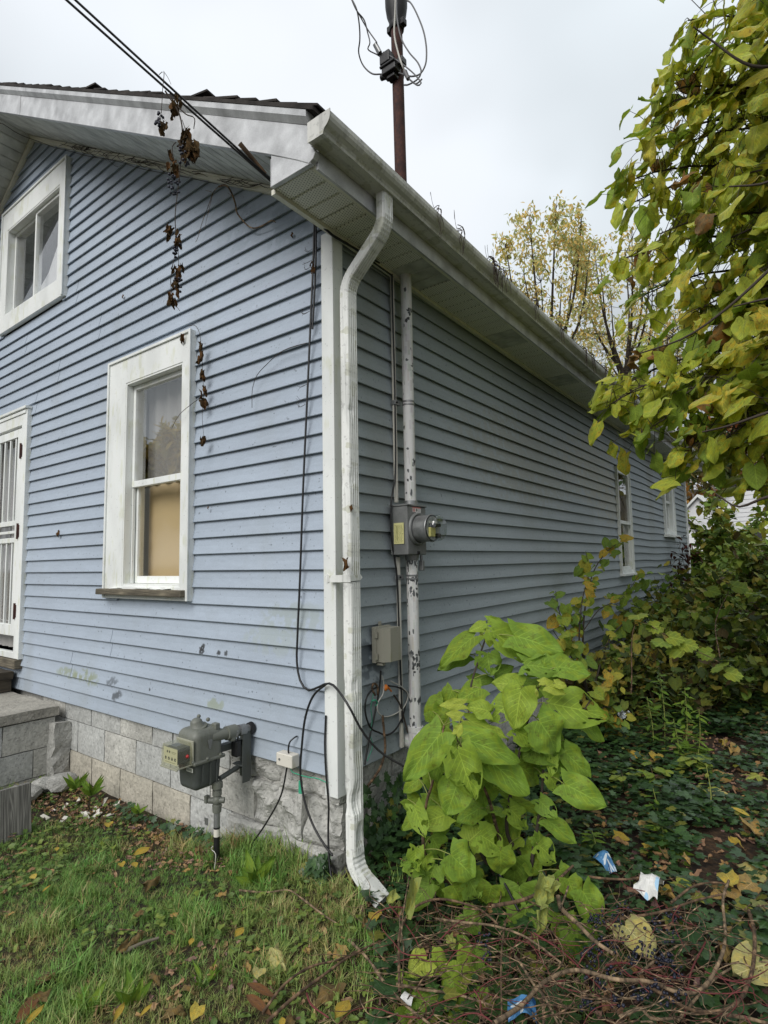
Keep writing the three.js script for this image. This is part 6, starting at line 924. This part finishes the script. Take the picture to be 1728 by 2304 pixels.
  // neighbour house: white clapboard gable with porch window
  const nh = thing('neighbour_house', 'white clapboard house with gabled dormer half hidden by bushes in the distance', 'house', [-.75, 1.0, -27.5], -.12);
  const wm = std({ color: lin(.72, .73, .75), roughness: .6 });
  obj('wall', [bx(-.6, -1.5, -6, 5.2, 3.0, 0, .02), slab([[-.6, 3.0], [5.2, 3.0], [2.3, 5.0]], -6, 0)], wm, nh);
  for (let i = 0; i < 24; i++) { const y = -1 + i * .19, e = y > 3 ? (y - 3) * 1.45 : 0; if (2.9 - e < .2) break; obj('siding_board', bx(-.6 + e, y, .002, 5.2 - e, y + .17, .03, .01), wm, nh); }
  obj('roof', [slab([[-.9, 2.85], [2.3, 5.06], [2.3, 5.22], [-.9, 3.0]], -6.3, .35), slab([[5.5, 2.85], [5.5, 3.0], [2.301, 5.22], [2.301, 5.06]], -6.3, .35)], M.shingle, nh);
  const nw = obj('window', slab(rect(.5, 1.2, .5, 1.8), .03, .07, [rect(.58, 1.12, .58, 1.72)]), M.white, nh); obj('pane', bx(.58, .58, .031, 1.12, 1.72, .04, 0), M.dark, nw);
  const dm = obj('dormer', [bx(-2.0, .6, -2.0, -.62, 2.5, .3, .01), slab([[-2.0, 2.5], [-.62, 2.5], [-1.31, 3.2]], -2.0, .3)], wm, nh); for (let i = 0; i < 9; i++) obj('siding_board', bx(-2.0, .7 + i * .19, .302, -.62, .87 + i * .19, .32, .005), wm, dm); obj('roof', [slab([[-2.2, 2.35], [-1.31, 3.24], [-1.31, 3.36], [-2.2, 2.47]], -2.2, .5), slab([[-.42, 2.35], [-.42, 2.47], [-1.309, 3.36], [-1.309, 3.24]], -2.2, .5)], M.white, dm);
  obj('window', bx(-1.6, .7, .33, -1.0, 1.5, .36, .01), M.dark, dm);
  const sh = thing('neighbour_shed', 'small white shed with dark roof close to the house corner', 'shed', [-1.15, .4, -19.5], .15);
  obj('wall', [bx(-2.6, -.6, -3, .25, 1.75, 0, .02), slab([[-2.6, 1.75], [.25, 1.75], [-1.2, 3.2]], -3, 0)], wm, sh); obj('roof', [slab([[.45, 1.55], [.45, 1.7], [-1.2, 3.38], [-1.2, 3.23]], -3.2, .2), slab([[-2.8, 1.55], [-1.201, 3.23], [-1.201, 3.38], [-2.8, 1.7]], -3.2, .2)], M.shingle, sh);
  // wooded hillside: crowns in autumn colours
  const R = rng(1501), ms = [], cs = [], wd = [];
  for (let i = 0; i < 70; i++) { const x = -14 + R() * 30, z = -38 - R() * 40, y = gh(x, z), c = [[.30, .09, .03], [.34, .17, .04], [.26, .22, .05], [.10, .13, .035], [.28, .13, .05], [.16, .12, .08]][(R() * 6) | 0], h = 3 + 3 * R(), r = 1.3 + R(); wd.push(cyl([x, y - .3, z], [x, y + h, z], .14, .06, 5)); for (let j = 0; j < 110; j++) { const d = rnd3(R).normalize().multiplyScalar(r * Math.cbrt(R())); ms.push(leafMatrix(V(x + d.x, y + h + d.y * 1.2, z + d.z), rnd3(R), rnd3(R), .55, .5)); const k = .6 + .8 * R(); cs.push(lin(c[0] * k, c[1] * k, c[2] * k)); } }
  const w = new THREE.Group(); w.name = 'hillside_wood'; scene.add(w); tag(w, 'far wooded hillside in red and yellow autumn colours', 'wood', null, 'stuff'); obj('trunks', wd, std({ color: lin(.22, .2, .18) }), w); putMany(w, 'crowns', OVAL[2], M.foliage, ms, cs);
}

// ---------------------------------------------------------------- dry vines on the house
{
  const R = rng(1601), deadM = [leafMat(.10, .05, .03, T.vein, .1, .9), leafMat(.065, .04, .028, T.vein, .05, .9)];
  const leaf = (t, p, s) => putLeaf(t, CRUMP[(R() * 4) | 0], deadM[(R() * 2) | 0], leafMatrix(p.clone().addScaledVector(rnd3(R), .02), V(0, -1, 0).addScaledVector(rnd3(R), .9), rnd3(R).add(camDir(p).multiplyScalar(.5)), s, s * .7));
  const cluster = (t, p, n, s) => { const g = []; for (let i = 0; i < n; i++) { const q = p.clone().add(V((R() - .5) * s, -R() * s * 1.7, (R() - .5) * s)); g.push(new THREE.IcosahedronGeometry(.0048 + .0015 * R(), 1).translate(q.x, q.y, q.z)); if (i % 3 === 0) g.push(tube([p, q], .0009, .0008, 3, 1)); } obj('berries', g, M.berry, t).userData.kind = 'stuff'; };
  const D = (px, py, d = 2.42) => at(px, py, d);
  const v = thing('hanging_dead_vine', 'long dead vine with brown leaves and black berries hanging from the overhead cables', 'dead vine');
  obj('stem', [tube([D(372, 205), D(395, 240), D(405, 262), D(410, 300), D(402, 330)], .004, .0025, 5), tube([D(400, 240), D(420, 258), D(437, 265), D(436, 290)], .003, .002, 5), tube([D(402, 330), D(408, 320), D(406, 370), D(400, 430), D(395, 470), D(394, 500), D(398, 540)], .0018, .0022, 5), tube([D(420, 300), D(410, 270)], .002, .002, 4), tube([D(398, 540), D(396, 560), D(388, 600), D(384, 640), D(392, 680), D(405, 700)], .0018, .0012, 4), tube([D(400, 555), D(402, 590), D(400, 620)], .0016, .0012, 4), tube([D(396, 320), D(388, 330), D(393, 370), D(395, 390)], .002, .002, 4)], M.twigDark, v);
  for (const [x, y, n, s] of [[390, 240, 4, .07], [402, 220, 2, .05], [415, 300, 3, .07], [430, 320, 5, .08], [425, 335, 4, .09], [436, 335, 3, .08], [418, 315, 3, .07], [387, 355, 3, .06], [393, 375, 3, .06], [382, 515, 3, .07], [400, 530, 3, .06], [398, 600, 4, .06], [393, 640, 3, .06], [386, 665, 4, .06], [402, 630, 2, .05]]) for (let i = 0; i < n + 2; i++) leaf(v, D(x + (R() - .5) * 10, y + (R() - .5) * 18), s * .6);
  for (const [x, y, n, s] of [[417, 335, 22, .04], [392, 395, 26, .045], [398, 545, 18, .035], [401, 628, 10, .03]]) cluster(v, D(x, y), n, s);
  const v2 = thing('hanging_dead_vine', 'short dead tendril with one bunch of black berries left of the long hanging vine', 'dead vine'); obj('stem', tube([D(358, 168), D(368, 160), D(366, 200), D(363, 255)], .0014, .0014, 4), M.twigDark, v2); obj('stem', tube([D(368, 160), D(378, 175), D(385, 190)], .0012, .001, 4), M.twigDark, v2); cluster(v2, D(362, 258), 24, .035); for (let i = 0; i < 3; i++) leaf(v2, D(365 + i * 3, 272 + i * 4), .05);
  const fc = (px, py, z = .03) => onPlane(px, py, 'z', z);
  const w = thing('window_vine', 'dead vine string with curled leaves hanging beside the front window', 'dead vine');
  obj('stem', [tube([fc(425, 733), fc(440, 733, .05), fc(449, 750, .05), fc(453, 790), fc(456, 840), fc(458, 890), fc(455, 940), fc(459, 985)], .002, .0012, 5), tube([fc(455, 892, .05), fc(430, 910, .06), fc(402, 935, .06), fc(387, 962, .06)], .0022, .0014, 5)], M.twigDark, w); for (const [x, y, n] of [[452, 775, 3], [453, 800, 3], [456, 838, 4], [457, 875, 4], [454, 900, 3], [460, 985, 5], [412, 755, 2]]) for (let i = 0; i < n; i++) leaf(w, fc(x + (R() - .5) * 6, y + (R() - .5) * 10, .05), .05);
  const lv = thing('arched_vine', 'pale dead vine arching down the gable siding from the frieze', 'dead vine');
  obj('stem', [tube([fc(492, 420), fc(508, 417, .045), fc(519, 430, .045), fc(530, 460), fc(532, 475), fc(545, 495), fc(568, 513, .03), fc(590, 508, .03), fc(612, 496, .04), fc(620, 500, .04)], .006, .0035, 6), tube([fc(492, 420), fc(480, 432), fc(470, 460), fc(455, 500), fc(445, 535), fc(440, 545)], .0024, .0014, 5), tube([fc(480, 432), fc(468, 480), fc(460, 515)], .002, .001, 4), tube([fc(476, 432), fc(462, 428)], .002, .001, 4), tube([fc(524, 442), fc(512, 434)], .002, .001, 4)], M.vinePale, lv);
  const tg = thing('side_twig', 'thin curved dead twig caught on the siding right of the window', 'dead twig'); obj('stem', tube([fc(690, 772), fc(660, 780), fc(632, 792), fc(600, 820), fc(578, 845), fc(568, 875), fc(567, 918)], .0026, .0016, 5), M.twigDark, tg);
  // creeper tendrils along the frieze and fine dead growth on the long cable
  const fz = thing('frieze_creeper', 'network of fine dead creeper tendrils clinging along the gable frieze', 'dead creeper'), g = [];
  for (let i = 0; i < 60; i++) { const x = -3.5 + R() * 2.9, y = sofY(x) - .02 - .03 * R(), p = [V(x, y, .04)]; for (let k = 0; k < 4; k++) p.push(p[k].clone().add(V(.05 + .06 * R(), -.035 + (R() - .5) * .07, (R() - .5) * .012))); g.push(tube(p, .0022, .0012, 4, 2)); }
  g.push(tube([[-3.95, 5.56, .38], [-3.85, 5.62, .3], [-3.72, 5.52, .18], [-3.5, 5.40, .05], [-3.3, 5.27, .045], [-3.0, 5.09, .05], [-2.6, 4.85, .05], [-2.2, 4.63, .05], [-1.8, 4.38, .05], [-1.3, 4.1, .05], [-.9, 3.87, .05]], .003, .002, 5, 6)); obj('tendrils', g, M.twigDark, fz).userData.kind = 'stuff';
  const gt = thing('gutter_creeper', 'dead creeper curling over the edge of the long gutter', 'dead creeper'), gg = [];
  for (const [z, n, sp] of [[-.40, 3, .02], [-.62, 4, .03], [-1.08, 12, .07], [-1.2, 5, .05], [-1.75, 4, .03], [-2.25, 4, .03], [-2.9, 5, .05], [-3.1, 6, .1], [-3.5, 4, .1]]) for (let i = 0; i < n; i++) { const z0 = z + (R() - .5) * sp * 2, y0 = 3.39 + sag(z0), p = [V(.40, y0 + .02 + .05 * R(), z0)]; p.push(V(.436, y0 + .01 + .03 * R(), z0 + .01)); for (let k = 0; k < 4; k++) p.push(p[p.length - 1].clone().add(V((R() - .45) * .012, -.03 - .02 * R(), (R() - .5) * .05))); gg.push(tube(p, .0026, .0014, 4, 2)); if (i % 3 === 0) gg.push(tube([[.41, y0, z0], [.40, y0 + .06, z0 + .02], [.41, y0 + .09 + .04 * R(), z0 + .05], [.42, y0 + .06, z0 + .07]], .0014, .0008, 4, 3)); }
  obj('tendrils', gg, M.twigDark, gt).userData.kind = 'stuff';
  const ct = thing('cable_creeper', 'wisps of dead creeper clinging to the long black front cable', 'dead creeper'), cg = [];
  for (const [x, y] of [[703, 560], [702, 585], [700, 600], [697, 700], [690, 865], [688, 895], [687, 910], [697, 700]]) for (let k = 0; k < 3; k++) { const b = fc(x, y, .035); cg.push(tube([b, b.clone().add(V(-.02 - .02 * R(), -.01, .01)), b.clone().add(V(-.03 - .03 * R(), .02 - .05 * R(), .015))], .0012, .0008, 4, 3)); } obj('tendrils', cg, M.twigDark, ct).userData.kind = 'stuff'; for (let i = 0; i < 4; i++) leaf(ct, fc(702 + (R() - .5) * 5, 592 + i * 4, .04), .03);
  const ck = obj('cable_splice', cyl(cableAt(.42).add(V(.0, .05, .02)), cableAt(.33).add(V(0, .008, .0)), .012, .009, 8), M.vine); tag(ck, 'short brown stick lodged on the overhead cables near the eave corner', 'stick');
  // dead leaves and insects stuck to trim and siding
  const st = (p, s, n, label) => tag(putLeaf(scene, CRUMP[1], deadM[0], leafMatrix(p, V(.3, -1, .3), n, s, s), 'stuck_leaf'), label, 'dead leaf');
  st(onPlane(780, 1258, 'x', .142), .055, V(1, 0, .3), 'rust brown dead leaf stuck on the ribbed downspout'); st(onPlane(790, 1137, 'x', .142), .03, V(.3, 1, .3), 'small dark leaf lodged higher on the downspout'); st(fc(467, 1140, .01), .018, V(0, 0, 1), 'tiny dead leaf on the siding below the window vine'); st(fc(129, 1195, .01), .05, V(.3, 0, 1), 'small dark leaf caught on the siding by the door'); st(fc(275, 664, .012), .03, V(0, 0, 1), 'tiny dark speck of leaf right of the upper window'); st(fc(655, 524, .012), .03, V(0, 0, 1), 'dark dead bud stuck high on the siding near the corner');
}
renderer.render(scene, camera);
